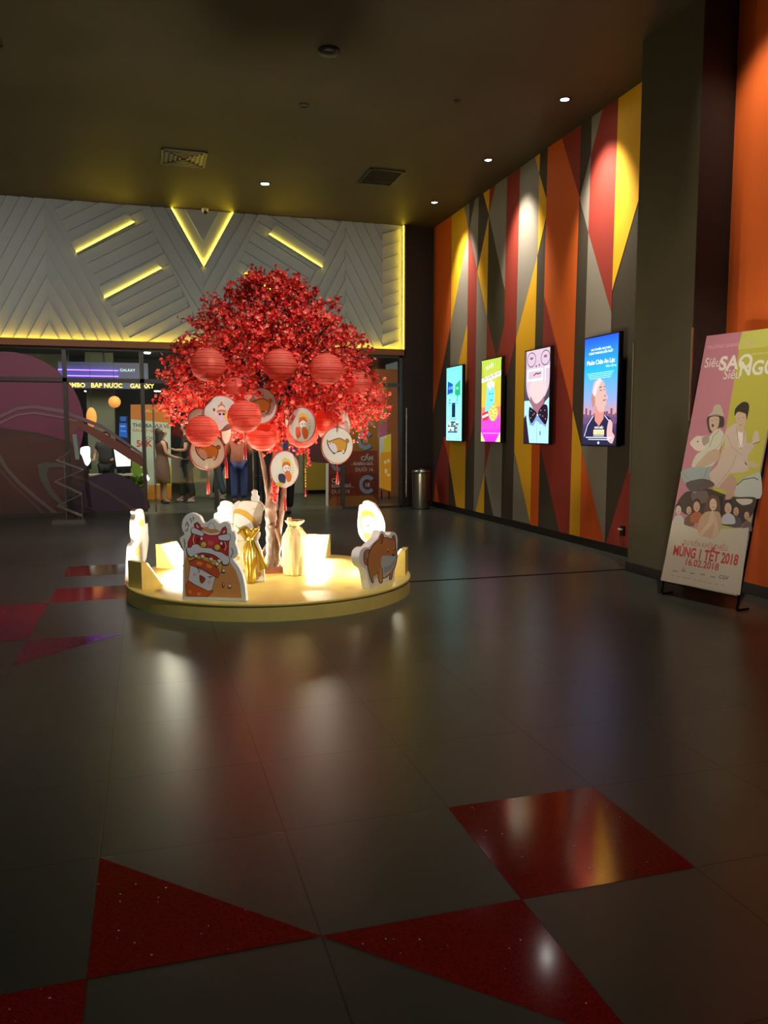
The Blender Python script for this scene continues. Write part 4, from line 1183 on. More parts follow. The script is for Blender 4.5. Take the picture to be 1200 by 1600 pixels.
def lion(a_):
    f_ = lambda pts, c, wd=.7: a_.outl(zl(pts), c, wd, DK)
    F_ = lambda pts, c: a_.fill(zl(pts), c)
    F_([(540, 935), (535, 640), (560, 560), (640, 480), (920, 640), (975, 720), (1010, 830), (1025, 950)], (216, 150, 86))
    # popcorn bucket
    f_([(560, 935), (548, 840), (568, 800), (610, 832), (735, 890), (770, 880), (780, 893), (735, 940)], (216, 98, 40))
    F_([(575, 880), (600, 895), (590, 915), (570, 905)], (236, 150, 80)); F_([(650, 900), (680, 912), (665, 930), (640, 925)], (236, 150, 80))
    f_([(568, 800), (585, 672), (640, 690), (800, 772), (770, 885), (735, 890), (620, 835)], (226, 222, 226))
    f_([(585, 672), (575, 640), (640, 615), (740, 640), (822, 700), (835, 745), (820, 780), (800, 775), (700, 705)], (204, 84, 44))
    a_.many([smooth(zl(q), 1) for q in ([(650, 640), (690, 650), (680, 672), (640, 660)], [(730, 660), (770, 680), (760, 700), (725, 685)])], (236, 150, 60))
    f_(smooth([(575, 635), (570, 600), (600, 575), (700, 580), (800, 620), (855, 660), (850, 720), (832, 745), (822, 700), (740, 645), (640, 615)], 1), (222, 172, 70))
    # simple smile
    a_.many(line(zl([(645, 695), (665, 720), (655, 738)]), 1) + line(zl([(735, 770), (775, 768)]), 1) + line(zl([(745, 785), (770, 768)]), .7), DK)
    f_(smooth([(668, 755), (715, 785), (700, 815), (680, 825), (668, 800)], 1), (176, 60, 44), .6)
    a_.many([zl(ell(625, 750, 17, 13)), zl(ell(750, 812, 17, 13))], (232, 190, 196))
    # lion mask
    f_([(625, 350), (620, 318), (645, 303), (668, 325), (690, 375), (670, 390)], (188, 52, 44), .8); F_([(640, 340), (640, 322), (660, 352), (662, 368)], (240, 225, 210))
    f_([(840, 395), (860, 355), (885, 340), (898, 365), (895, 410), (860, 420)], (188, 52, 44), .8); F_([(862, 392), (885, 372), (884, 384), (868, 400)], (240, 225, 210))
    f_([(565, 545), (568, 470), (600, 400), (640, 360), (690, 350), (760, 370), (850, 395), (895, 420), (915, 470), (912, 600), (860, 640), (700, 590)], (190, 50, 44), .8)
    F_([(700, 420), (830, 430), (820, 520), (740, 540), (700, 500)], (200, 60, 80))
    f_(smooth([(680, 365), (760, 395), (845, 385), (820, 412), (750, 415), (700, 395)], 1), (232, 210, 190), .5)
    F_(smooth([(695, 350), (740, 345), (800, 360), (835, 382), (760, 392), (705, 372)], 1), (218, 150, 80))
    f_(smooth([(742, 362), (738, 340), (752, 318), (770, 310), (785, 325), (796, 350), (790, 368)], 1), (228, 226, 226), .6)
    f_(smooth([(598, 395), (596, 360), (620, 350), (690, 385), (704, 400), (690, 425), (640, 410)], 1), (214, 218, 224), .8)
    f_(smooth([(825, 440), (830, 418), (900, 405), (925, 410), (930, 435), (915, 462), (840, 458)], 1), (214, 218, 224), .8)
    F_([(640, 435), (672, 430), (668, 470), (640, 490)], (140, 34, 36)); F_([(845, 470), (880, 475), (880, 530), (850, 520)], (140, 34, 36))
    a_.many(line(zl([(622, 410), (610, 450), (620, 490)]), 1.2) + line(zl([(880, 470), (892, 510), (880, 545)]), 1.2), (236, 200, 170))
    F_([(735, 460), (785, 470), (780, 505), (735, 500)], (222, 100, 60))
    a_.many([zl(ell(683, 444, 9, 13)), zl(ell(852, 485, 9, 13))], (240, 236, 232))
    f_(ell(700, 495, 27, 27, 20), (226, 176, 60), .8); f_(ell(817, 519, 28, 28, 20), (226, 176, 60), .8)
    a_.many([zl(ell(704, 488, 11)), zl(ell(821, 512, 11))], (244, 208, 100))
    f_(smooth([(560, 560), (556, 520), (590, 520), (610, 495), (650, 492), (690, 520), (760, 525), (800, 548), (850, 560), (890, 585), (915, 600), (922, 640), (900, 668), (862, 660), (850, 630), (790, 585), (700, 565), (640, 575), (600, 600), (575, 590)], 1), (216, 218, 224), .8)
    F_(smooth([(615, 588), (650, 572), (710, 572), (790, 592), (850, 630), (862, 650), (790, 612), (700, 585)], 1), (196, 60, 44))
    for q in ((636, 592), (692, 597), (765, 620), (835, 635), (815, 660)):
        f_(smooth([(q[0] - 18, q[1] - 8), (q[0], q[1] - 16), (q[0] + 17, q[1] - 6), (q[0] + 6, q[1] + 16), (q[0] - 8, q[1] + 12)], 1), (240, 238, 236), .5)
    for q in ((872, 715), (925, 845)): f_(smooth([(q[0] - 15, q[1] + 8), (q[0], q[1] - 16), (q[0] + 15, q[1] + 8), (q[0], q[1] + 14)], 1), (240, 236, 230), .6)
    f_([(862, 818), (882, 826), (878, 852), (864, 850)], (222, 160, 90), .5)
    a_.many(line(zl([(940, 520), (955, 560), (930, 600)]), .8) + line(zl([(535, 440), (545, 480), (540, 520)]), .8), DK)
    a_.many(line(zl([(550, 330), (560, 300), (575, 325), (572, 335)]), .9) + line(zl([(545, 365), (562, 372), (572, 350)]), .9) + line(zl([(585, 265), (605, 300)]), .9) + line(zl([(610, 255), (622, 280)]), .9), DK)


LP = vplane(on_pl(288, 937), on_pl(383, 940))
cutout('lion_cutout', LP, zl([(522, 972), (520, 700), (524, 545), (500, 470), (498, 438), (535, 408), (522, 380), (513, 345), (520, 290), (545, 248), (580, 228), (610, 229), (640, 242), (668, 262), (685, 300), (700, 312), (735, 300), (765, 278), (800, 288), (832, 318), (870, 300), (905, 306), (928, 330), (938, 378), (962, 392), (975, 440), (968, 485), (985, 530), (991, 570), (975, 605), (950, 622), (985, 670), (1020, 730), (1045, 820), (1063, 978)]), .05,
       'foam cutout of a red lion dance mask over a smiling popcorn bucket at the front', lion)

zd = Z(540, 770, 10)


def dog(a_):
    f_ = lambda pts, c, wd=.9: a_.outl(zd(pts), c, wd, (60, 36, 24))
    f_(smooth([(345, 1130), (300, 1110), (282, 1040), (282, 960), (305, 905), (345, 885), (385, 895), (400, 940), (370, 1010)], 1), (176, 116, 80))
    f_(smooth([(320, 985), (345, 930), (365, 945), (350, 1000), (330, 1060), (325, 1020)], 1), (198, 160, 140), .5)
    body = [(345, 1150), (348, 1010), (385, 890), (440, 800), (520, 730), (535, 690), (560, 645), (580, 650), (600, 705), (650, 700), (715, 722), (735, 680), (755, 665), (772, 700), (778, 780), (785, 880), (800, 980), (790, 1080), (765, 1170), (735, 1225), (722, 1330), (700, 1358), (682, 1345), (690, 1270), (640, 1315), (575, 1345), (575, 1390), (548, 1412), (522, 1392), (510, 1330), (460, 1290), (438, 1340), (430, 1400), (408, 1395), (370, 1270)]
    f_(smooth(body, 1), (184, 122, 66), 1.2)
    a_.fill(zd(smooth([(560, 1010), (600, 980), (700, 985), (760, 990), (792, 985), (785, 1080), (760, 1160), (700, 1240), (650, 1290), (585, 1325), (578, 1200), (550, 1110)], 1)), (176, 184, 182))
    a_.fill(zd([(600, 1150), (640, 1160), (700, 1120), (760, 1060), (770, 1090), (700, 1210), (600, 1260)]), (150, 158, 158))
    a_.fill(zd(smooth([(530, 1180), (570, 1180), (572, 1370), (550, 1400), (528, 1380)], 1)), (196, 136, 84))
    a_.fill(zd(smooth([(438, 1300), (462, 1290), (500, 1270), (505, 1330), (470, 1330), (432, 1370)], 1)), (190, 190, 180))
    a_.many(line(zd([(575, 1180), (577, 1340)]), .8) + line(zd([(500, 1230), (512, 1340)]), .8), (60, 36, 24))
    a_.fill(zd([(540, 800), (560, 680), (578, 690), (585, 760), (560, 800)]), (150, 74, 44)); a_.fill(zd([(735, 740), (752, 690), (762, 720), (760, 760)]), (150, 84, 54))
    a_.many(line(zd([(645, 930), (660, 912), (680, 925)]), .9) + line(zd([(745, 905), (758, 890), (770, 900)]), .9), (40, 24, 20))
    a_.many([zd(ell(660, 885, 12, 16)), zd(ell(750, 860, 8, 14))], (214, 170, 130))
    a_.fill(zd(smooth([(722, 960), (745, 955), (760, 970), (742, 990)], 1)), (30, 20, 20))


DP = vplane(on_pl(578.5, 921), on_pl(617, 906))
cutout('dog_cutout', DP, zd([(385, 1528), (350, 1330), (320, 1200), (262, 1150), (225, 1090), (210, 1000), (225, 920), (262, 872), (310, 848), (360, 850), (420, 790), (500, 710), (530, 640), (550, 598), (578, 590), (605, 612), (620, 650), (680, 665), (705, 628), (735, 612), (775, 625), (800, 670), (812, 740), (808, 880), (818, 980), (805, 1080), (775, 1180), (765, 1260), (772, 1372)]), .075,
       'foam cutout of a plump brown dog with a curled tail at the right rim', dog)

zp = Z(320, 740, 7.5)


def pop(a_):
    f_ = lambda pts, c, wd=.5, oc=(200, 160, 90): a_.outl(zp(pts), c, wd, oc)
    f_(smooth([(350, 640), (335, 520), (345, 440), (420, 330), (520, 320), (640, 340), (680, 400), (660, 560), (600, 600), (480, 620)], 2), (246, 240, 226))
    f_(smooth([(340, 470), (345, 432), (400, 415), (500, 450), (580, 530), (600, 590), (570, 600), (500, 520), (400, 462)], 1), (232, 176, 60))
    f_(smooth([(340, 480), (400, 470), (500, 525), (575, 610), (560, 760), (420, 800), (340, 700)], 1), (248, 244, 238))
    f_([(350, 800), (560, 770), (690, 1060), (695, 1250), (480, 1285), (380, 1100)], (250, 240, 220))
    a_.many([zp(ell(390, 990, 18, 30)), zp(ell(450, 1150, 20, 26)), zp(ell(640, 1180, 22, 30))], (232, 150, 50))
    a_.many(line(zp([(360, 600), (375, 625), (400, 630)]), .6) + line(zp([(560, 415), (590, 412)]), .5), DK)


PP = vplane(on_pl(350, 911), on_pl(413.5, 910))
cutout('popcorn_cutout', PP, zp([(330, 1310), (340, 1000), (330, 800), (345, 640), (320, 560), (322, 480), (318, 400), (345, 350), (395, 322), (440, 345), (500, 325), (545, 325), (540, 285), (552, 250), (545, 212), (575, 190), (612, 205), (615, 250), (638, 275), (632, 318), (665, 345), (692, 385), (685, 430), (660, 480), (665, 540), (640, 600), (600, 640), (590, 690), (640, 690), (646, 740), (620, 800), (660, 900), (690, 1040), (700, 1262)]), .05,
       'brightly lit white popcorn bucket cutout behind the gold cloth, left of the trunk', pop)
PP2 = vplane(on_pl(338, 900) , on_pl(370, 899))


def cloud(a_):
    f_ = lambda pts, c: a_.outl(zp(pts), c, .5, (120, 110, 60))
    f_(smooth([(190, 440), (180, 400), (200, 350), (250, 335), (300, 350), (320, 400), (318, 440), (250, 470)], 2), (250, 246, 232))
    f_(smooth([(150, 530), (160, 490), (220, 480), (300, 480), (320, 510), (300, 550), (220, 565)], 2), (250, 246, 232))
    a_.many(line(zp([(215, 425), (225, 410), (240, 418)]), .6) + line(zp([(280, 410), (290, 412)]), .6) + line(zp([(225, 440), (280, 445)]), .6) + line(zp([(185, 505), (240, 525), (290, 522)]), .7), (110, 100, 50))


cutout('popcorn_cloud_cutout', PP2, zp([(215, 1200), (200, 700), (140, 570), (108, 520), (112, 470), (150, 450), (148, 400), (178, 370), (185, 335), (230, 318), (280, 325), (325, 350), (330, 420), (326, 500), (330, 580), (290, 640), (290, 1200)]), .04,
       'small white cloud shaped popcorn cutout peeping over the lion cutout', cloud)

zr = Z(540, 770, 10)


def rpop(a_):
    f_ = lambda pts, c, wd=.6: a_.outl(zr(pts), c, wd, (200, 140, 70))
    f_(smooth([(220, 480), (235, 340), (290, 270), (380, 280), (440, 340), (500, 480), (510, 620), (450, 720), (360, 780), (260, 640)], 2), (240, 200, 110))
    f_(smooth([(245, 350), (300, 290), (400, 300), (440, 380), (350, 350), (270, 370)], 1), (228, 160, 50))
    a_.fill(zr(smooth([(265, 420), (300, 370), (400, 370), (440, 420), (450, 560), (400, 620), (300, 610), (270, 540)], 2)), (250, 246, 240))
    a_.fill(zr(smooth([(290, 640), (420, 640), (440, 700), (380, 750), (320, 740)], 1)), (234, 150, 50))
    a_.many([zr(ell(352, 515, 18, 22))], (120, 60, 40)); a_.many(line(zr([(318, 470), (330, 465)]), .6) + line(zr([(375, 470), (390, 468)]), .6), DK)


RP = vplane(on_pl(560, 886), on_pl(600, 889))
cutout('popcorn_cutout', RP, zr([(400, 1180), (385, 900), (340, 800), (250, 720), (200, 620), (185, 480), (195, 340), (210, 220), (225, 185), (262, 180), (275, 140), (330, 122), (400, 150), (440, 170), (490, 235), (540, 330), (580, 440), (592, 540), (580, 620), (560, 800), (520, 1180)]), .04,
       'brightly lit rounded popcorn bucket cutout rising behind the dog cutout', rpop)

EP = Plane(hit(2, PT, 226, 878), hit(2, PT, 226, 878) - hit(2, PT, 203, 912), (0, 0, 1))
_n = EP.N
zl2 = zl


def epop(a_):
    a_.many([zl2(smooth([(150, 300), (185, 280), (190, 330), (160, 340)], 1)), zl2(smooth([(110, 560), (140, 500), (160, 560), (130, 600)], 1))], (246, 200, 110))
    a_.many(line(zl2([(128, 215), (155, 215)]), .5) + line(zl2([(130, 235), (155, 235)]), .5), (90, 70, 60))


cutout('popcorn_cutout', EP, zl2([(70, 880), (85, 560), (95, 490), (118, 470), (112, 390), (112, 290), (120, 240), (118, 205), (160, 190), (182, 205), (195, 250), (202, 320), (222, 315), (228, 400), (232, 450), (222, 540), (205, 648)]), .045,
       'glaring white cutout seen almost edge on at the left rim above the flood light', epop)

# ---------------------------------------------------------------- cloth sacks
def sack(name, P, prof, folds, m, label, amp=.12, seed=1, nm='cloth'):
    e_ = empty(name, P, label, 'sack'); random.seed(seed)
    ph = [random.random() * 6 for _ in range(4)]
    k_ = MB(); k_.sm = True; n_ = 48; vs = []
    for r_, z_ in prof:
        for i in range(n_):
            a_ = 2 * pi * i / n_
            rr = r_ * (1 + amp * (sin(folds * a_ + ph[0] + z_ * 7) * .6 + .4 * sin((folds * 2 + 1) * a_ + ph[1] - z_ * 11)))
            vs.append(P + Vector((rr * cos(a_), rr * sin(a_), z_)))
    k_.add(vs, [[j * n_ + i, j * n_ + (i + 1) % n_, (j + 1) * n_ + (i + 1) % n_, (j + 1) * n_ + i] for j in range(len(prof) - 1) for i in range(n_)])
    k_.build(nm, m, e_)
    return e_


M_SATIN = mat('gold_satin', rgb(196, 158, 60), .3, .7, bump=.4, nscale=20)
M_SACK = mat('beige_cloth', rgb(206, 186, 132), .75, bump=.35, nscale=24)
P = on_pl(392, 911.5) + Vector((0, 0, .001))
e = sack('gold_cloth_drape', P, [(.001, 0), (.035, .004), (.04, .06), (.035, .12), (.055, .18), (.07, .25), (.06, .33), (.025, .395), (.02, .405), (.04, .43), (.075, .47), (.09, .505), (.05, .50)], 5, M_SATIN, 'shiny gold satin cloth tied at the neck in front of the white popcorn cutout', .22, 3)
k = MB(); k.lathe([(.024, .39), (.03, .4), (.024, .41)], P, 16); k.build('tie', M_GOLD, e)
k = MB(); k.sm = True
q0 = P + Vector((.0, -.02, .40)); vs = []
for i in range(9):
    t_ = i / 8
    for j in range(7):
        s_ = (j / 6 - .5)
        vs.append(q0 + Vector((.02 + .10 * t_ + s_ * (.02 + .09 * t_), -.02 + .012 * sin(j * 2.1 + t_ * 3), -.27 * t_ - .03 * abs(s_))))
k.add(vs, [[i * 7 + j, i * 7 + j + 1, (i + 1) * 7 + j + 1, (i + 1) * 7 + j] for i in range(8) for j in range(6)]); k.build('hanging_tail', M_SATIN, e)
k = MB(); k.sm = True; vs = []
for i in range(7):
    t_ = i / 6
    for j in range(6):
        s_ = j / 5 - .5
        vs.append(q0 + Vector((-.02 - .10 * t_ + s_ * .05, -.02 + .012 * sin(j * 2.1 + t_ * 4), .03 + .06 * sin(t_ * 2.6) + s_ * .09 * (1 - .3 * t_))))
k.add(vs, [[i * 6 + j, i * 6 + j + 1, (i + 1) * 6 + j + 1, (i + 1) * 6 + j] for i in range(6) for j in range(5)]); k.build('bow_wing', M_SATIN, e)
P = on_pl(464, 900) + Vector((0, .08, .001))
e = sack('cloth_sack', P, [(.001, 0), (.095, .002), (.112, .025), (.118, .12), (.122, .26), (.118, .34), (.105, .39), (.075, .425), (.04, .445), (.032, .455), (.05, .475), (.08, .50), (.09, .52), (.05, .515)], 7, M_SACK, 'plain beige cloth sack tied at the top standing right of the trunk', .1, 7)
k = MB(); k.tube([P + Vector((.04 * cos(a_), .04 * sin(a_), .452)) for a_ in [2 * pi * i / 16 for i in range(17)]], .007, 6); k.build('tie_cord', M_SACK, e)
for s_ in (-1, 1):
    k = MB(); k.tube(catm([P + Vector((.03 * s_, -.05, .45)), P + Vector((.05 * s_, -.06, .455)), P + Vector((.06 * s_, -.09, .42)), P + Vector((.05 * s_, -.115, .37))], 5), [.005] * 16, 6); k.build('cord_end', M_SACK, e)
k = MB(); k.lathe([(.045, .40), (.03, .45), (.012, .48), (.03, .52), (.018, .56), (.001, .56)], P + Vector((-.055, -.02, -.01)), 9); k.build('top_knot', M_SACK, e)

# ---------------------------------------------------------------- the red blossom tree
TB = on_pl(425, 895); TB.y += .06
tx, ty = TB.x, TB.y
tree = empty('blossom_tree', TB, 'artificial tree with a dense crown of red blossoms on the gold platform', 'tree')
k = MB(); k.box((tx - .1, ty - .1, PT), (tx + .1, ty + .1, PT + .055)); k.build('root_block', mat('brown_block', rgb(122, 64, 38), .6, noise=.15), tree)
M_BARK = bpy.data.materials.new('bark'); M_BARK.use_nodes = True
nt = M_BARK.node_tree; b = nt.nodes['Principled BSDF']; b.inputs['Roughness'].default_value = .55
tc = nt.nodes.new('ShaderNodeTexCoord'); mp = nt.nodes.new('ShaderNodeMapping'); mp.inputs['Scale'].default_value = (14, 14, 2.5)
no = nt.nodes.new('ShaderNodeTexNoise'); no.inputs['Scale'].default_value = 2; no.inputs['Detail'].default_value = 8
cr = nt.nodes.new('ShaderNodeValToRGB'); cr.color_ramp.elements[0].position = .35; cr.color_ramp.elements[0].color = (*rgb(66, 42, 34), 1); cr.color_ramp.elements[1].position = .7; cr.color_ramp.elements[1].color = (*rgb(140, 100, 78), 1)
bp = nt.nodes.new('ShaderNodeBump'); bp.inputs['Strength'].default_value = .9; bp.inputs['Distance'].default_value = .02
L = nt.links.new; L(tc.outputs['Object'], mp.inputs[0]); L(mp.outputs[0], no.inputs[0]); L(no.outputs[0], cr.inputs[0]); L(cr.outputs[0], b.inputs['Base Color']); L(no.outputs[0], bp.inputs['Height']); L(bp.outputs[0], b.inputs['Normal'])


def tp(px, py, dy=0):
    return hit(1, ty + dy, px, py)


def limb(name, pts, rads, seg=7, label=None):
    c2 = catm([Vector(p_) for p_ in pts], seg)
    rr = []
    for i in range(len(c2)):
        t_ = i / (len(c2) - 1) * (len(rads) - 1); j = min(int(t_), len(rads) - 2); rr.append((rads[j] + (rads[j + 1] - rads[j]) * (t_ - j)) * (1 + .07 * sin(i * 1.9)))
    k_ = MB(); k_.tube(c2, rr, 14); return k_.build(name, M_BARK, tree, label)


limb('trunk', [Vector((tx, ty, PT + .03)), tp(427, 860), tp(426, 825), tp(424, 790), tp(428, 760), tp(434, 720), tp(438, 670), tp(440, 610), tp(438, 540)], [.075, .07, .068, .062, .05, .04, .034, .03, .02])
limb('side_limb', [tp(431, 850, -.02), tp(436, 820, -.03), tp(442, 785, -.02), tp(444, 755), tp(450, 700), tp(470, 640), tp(490, 590)], [.035, .034, .03, .027, .022, .018, .012])
limb('side_limb', [tp(423, 800), tp(418, 765), tp(412, 730), tp(400, 680), tp(380, 620)], [.03, .026, .022, .016, .012])
limb('prop_limb', [tp(432, 825, -.05), tp(440, 850, -.1), tp(448, 872, -.14), tp(450, 888, -.16)], [.03, .026, .02, .014])
limb('prop_limb', [tp(420, 850, .03), tp(412, 862, .05), tp(405, 872, .06), tp(402, 880, .08)], [.024, .02, .016, .01])
k = MB(); kp = tp(425, 822, -.07); k.lathe([(.001, .02), (.02, .016), (.03, 0), (.02, -.016), (.001, -.02)], kp, 12, Matrix.Rotation(pi / 2, 4, 'X')); k.build('knot', M_BARK, tree)

# crown outline: radius against height, matched to the photo
PROF = [(1.36, .25), (1.46, .55), (1.56, .86), (1.68, 1.04), (1.85, 1.10), (2.0, 1.06), (2.15, .97), (2.3, .88), (2.5, .78), (2.65, .68), (2.8, .52), (2.92, .34), (3.0, .16)]


def rad_at(z):
    for (z0, r0), (z1, r1) in zip(PROF, PROF[1:]):
        if z0 <= z <= z1: return r0 + (r1 - r0) * (z - z0) / (z1 - z0)
    return 0


random.seed(11)
cx_, cy_ = tx + .03, ty
hub = Vector((cx_, cy_, 1.95))
twg = MB(); V = []; Fc = []; Cc = []
REDS = [rgb(246, 72, 58), rgb(236, 56, 48), rgb(252, 104, 84), rgb(222, 44, 40), rgb(254, 140, 118), rgb(192, 30, 30)]


def flower(p_, n_, s_):
    """five small cupped petals"""
    n_ = n_.normalized(); a_ = n_.cross(Vector((.3, .2, 1))).normalized(); b_ = n_.cross(a_); ph = random.random() * 6; c_2 = random.choice(REDS)
    for i in range(5):
        t_ = ph + i * 2 * pi / 5; d_ = a_ * cos(t_) + b_ * sin(t_); e_ = a_ * cos(t_ + 1.57) + b_ * sin(t_ + 1.57)
        i0 = len(V)
        V.extend([p_, p_ + d_ * s_ * .6 + e_ * s_ * .42 + n_ * s_ * .25, p_ + d_ * s_ * 1.05 + n_ * s_ * .45, p_ + d_ * s_ * .6 - e_ * s_ * .42 + n_ * s_ * .25])
        Fc.append((i0, i0 + 1, i0 + 2, i0 + 3)); Cc.append(c_2)


SPRAY = []
for i in range(2000):
    z = random.choice([random.uniform(1.40, 3.0), random.uniform(1.45, 2.6)])
    R_m = rad_at(z); r_ = R_m * (random.random() ** .42) * random.uniform(.9, 1.08); a_ = random.random() * 2 * pi
    SPRAY.append(Vector((cx_ + r_ * cos(a_), cy_ + r_ * sin(a_), z)))
# the lower sprays reaching out at both sides
for px, py, n_ in ((262, 628, 16), (275, 600, 12), (262, 560, 8), (598, 640, 16), (600, 625, 8), (575, 560, 8), (300, 500, 5), (395, 428, 7), (430, 424, 6), (470, 436, 6), (530, 472, 5), (570, 665, 8), (590, 600, 8), (320, 462, 6), (500, 655, 14), (470, 700, 7), (432, 690, 12), (420, 700, 8), (545, 520, 7), (565, 535, 6), (350, 625, 8)):
    for _ in range(n_): SPRAY.append(tp(px + random.gauss(0, 7), py + random.gauss(0, 7), random.uniform(-.35, .25) if py < 680 else -.1))
for sp in SPRAY:
    out = sp - hub; out.z *= .5
    if out.length < .01: continue
    d = out.normalized(); L_ = random.uniform(.12, .24)
    d = (d + Vector((random.gauss(0, .35), random.gauss(0, .35), random.gauss(.1, .4)))).normalized()
    p0 = sp - d * L_; p2 = sp + Vector((0, 0, -.02)); p1 = (p0 + p2) / 2 + Vector((0, 0, .03))
    twg.tube([p0, p1, p2], [.004, .003, .0015], 4, False)
    for j in range(random.randint(8, 12)):
        t_ = random.uniform(0, 1.05); c0 = p0.lerp(p1, min(t_ * 2, 1)) if t_ < .5 else p1.lerp(p2, t_ * 2 - 1)
        c0 = c0 + Vector((random.gauss(0, .016), random.gauss(0, .016), random.gauss(0, .016)))
        n3 = Vector((random.gauss(0, 1), random.gauss(0, 1) - .3, random.gauss(0, 1) + .2)) + d * .6
        flower(c0, n3, random.uniform(.013, .024))
# main branches from the limbs to the crown
for i in range(70):
    tgt = SPRAY[random.randrange(2000)]; st = Vector((tx + .03, ty, random.uniform(1.3, 2.2))); md_ = (st + tgt) / 2 + Vector((0, 0, .12))
    c2 = catm([st, md_, tgt], 4); twg.tube(c2, [.014 - .011 * q / (len(c2) - 1) for q in range(len(c2))], 5, False)
twg.build('twigs', mat('twig_bark', rgb(60, 34, 28), .7), tree)
me = bpy.data.meshes.new('blossoms'); me.from_pydata([tuple(v) for v in V], [], Fc)
at = me.color_attributes.new('Col', 'FLOAT_COLOR', 'CORNER')
import itertools
at.data.foreach_set('color', [x for c3 in Cc for _ in range(4) for x in (*c3, 1)])
M_BLOS = bpy.data.materials.new('red_silk_petals'); M_BLOS.use_nodes = True
nt = M_BLOS.node_tree; b = nt.nodes['Principled BSDF']; a_ = nt.nodes.new('ShaderNodeAttribute'); a_.attribute_name = 'Col'
nt.links.new(a_.outputs['Color'], b.inputs['Base Color']); b.inputs['Roughness'].default_value = .45
ts = nt.nodes.new('ShaderNodeBsdfTranslucent'); nt.links.new(a_.outputs['Color'], ts.inputs[0]); mx = nt.nodes.new('ShaderNodeMixShader'); mx.inputs[0].default_value = .35
nt.links.new(b.outputs[0], mx.inputs[1]); nt.links.new(ts.outputs[0], mx.inputs[2]); nt.links.new(mx.outputs[0], nt.nodes['Material Output'].inputs[0])
me.materials.append(M_BLOS)
bo = bpy.data.objects.new('blossoms', me); col.objects.link(bo); bo.parent = tree; bo.matrix_parent_inverse = tree.matrix_world.inverted()

# ---------------------------------------------------------------- lanterns and printed fans hanging from the tree
M_LAN = mat('red_lantern_paper', rgb(248, 124, 104), .6, trans=.6)
M_RIB = mat('lantern_wire', rgb(196, 70, 56), .5)
M_TAS = mat('red_tassel', rgb(214, 36, 30), .6)
GL = 'red paper lanterns hanging in the tree'


def tassel(P, L_, parent, name='tassel', r_=.012):
    k_ = MB(); k_.tube([P, P - Vector((0, 0, L_ * .45))], .0025, 5)
    q = P - Vector((0, 0, L_ * .45))
    k_.lathe([(.001, .01), (r_ * .7, .005), (r_ * .5, -.012), (r_, -.025), (r_ * 1.1, -L_ * .55), (.001, -L_ * .55)], q, 10); k_.build(name, M_TAS, parent)


def lantern(px, py, rpx, Y, label, tas=0, top=2.2):
    P = hit(1, Y, px, py); r_ = rpx * depth(P) / FPX
    e_ = empty('paper_lantern', P, label, 'lantern', GL)
    k_ = MB(); prof = []
    N_ = 34
    for i in range(N_ + 1):
        t_ = pi * (.06 + .88 * i / N_); rr = r_ * sin(t_) * (1 + (.022 if i % 2 else -.022)); prof.append((rr, r_ * .96 * cos(t_)))
    k_.lathe(prof, P, 32); k_.build('shade', M_LAN, e_)
    k_ = MB(); k_.sm = True
    for i in range(1, 13):
        t_ = pi * (.06 + .88 * (i + .3 * sin(i * 2.3)) / 13); rr = r_ * sin(t_) * 1.024; zz_ = r_ * .96 * cos(t_); w_ = .0016
        k_.lathe([(rr - w_ * 2, zz_ + w_), (rr + w_, zz_ + w_ * .6), (rr + w_, zz_ - w_ * .6), (rr - w_ * 2, zz_ - w_)], P, 32)
    k_.build('wire_ribs', M_RIB, e_)
    k_ = MB(); z1 = r_ * .96 * cos(pi * .06)
    k_.tube([P + Vector((r_ * .2 * cos(a), r_ * .2 * sin(a), z1)) for a in [2 * pi * i / 16 for i in range(17)]], .004, 5)
    k_.tube([P + Vector((-r_ * .2, 0, z1)), P + Vector((r_ * .2, 0, z1))], .003, 5); k_.build('wire_ring', M_BLACK, e_)
    k_ = MB(); k_.tube([P + Vector((0, 0, z1)), Vector((P.x * .85 + tx * .15, P.y * .85 + ty * .15, max(top, P.z + r_ + .08)))], .002, 4); k_.build('string', M_BLACK, e_)
    if tas: tassel(P - Vector((0, .0, z1)), tas, e_)


fy_ = ty - 1.0
lantern(325, 570, 27, fy_ + .05, 'red paper lantern, leftmost of the upper row in the blossoms')
lantern(437, 570, 25.5, fy_ - .05, 'red paper lantern in the middle of the upper row in the blossoms')
lantern(510, 577, 26, fy_, 'red paper lantern right of the middle of the upper row, glossy ribs showing')
lantern(560, 600, 22, fy_ + .55, 'red paper lantern mostly buried in blossoms between two others at the right')
lantern(582, 628, 20, fy_ + .75, 'pinkish red lantern poking out at the far right edge of the blossoms')
lantern(316, 674, 25.5, ty - .8, 'red paper lantern low at the left covering the top of a dog fan', 0)
lantern(382, 651, 26.5, ty - 1.0, 'large red lantern low in the middle with a thin red tassel', .22)
lantern(410, 681, 25, ty - .68, 'red lantern lowest in the middle just below another one')
lantern(366, 606, 18, ty - .55, 'red lantern half hidden in blossoms above the fan of the left')
lantern(472, 676, 25, ty - .72, 'pink red lantern showing around the rim of the oval fan')
lantern(508, 660, 22, ty - .6, 'red lantern behind blossoms and above the right dog fan')
GF = 'round printed fans hanging in the tree'


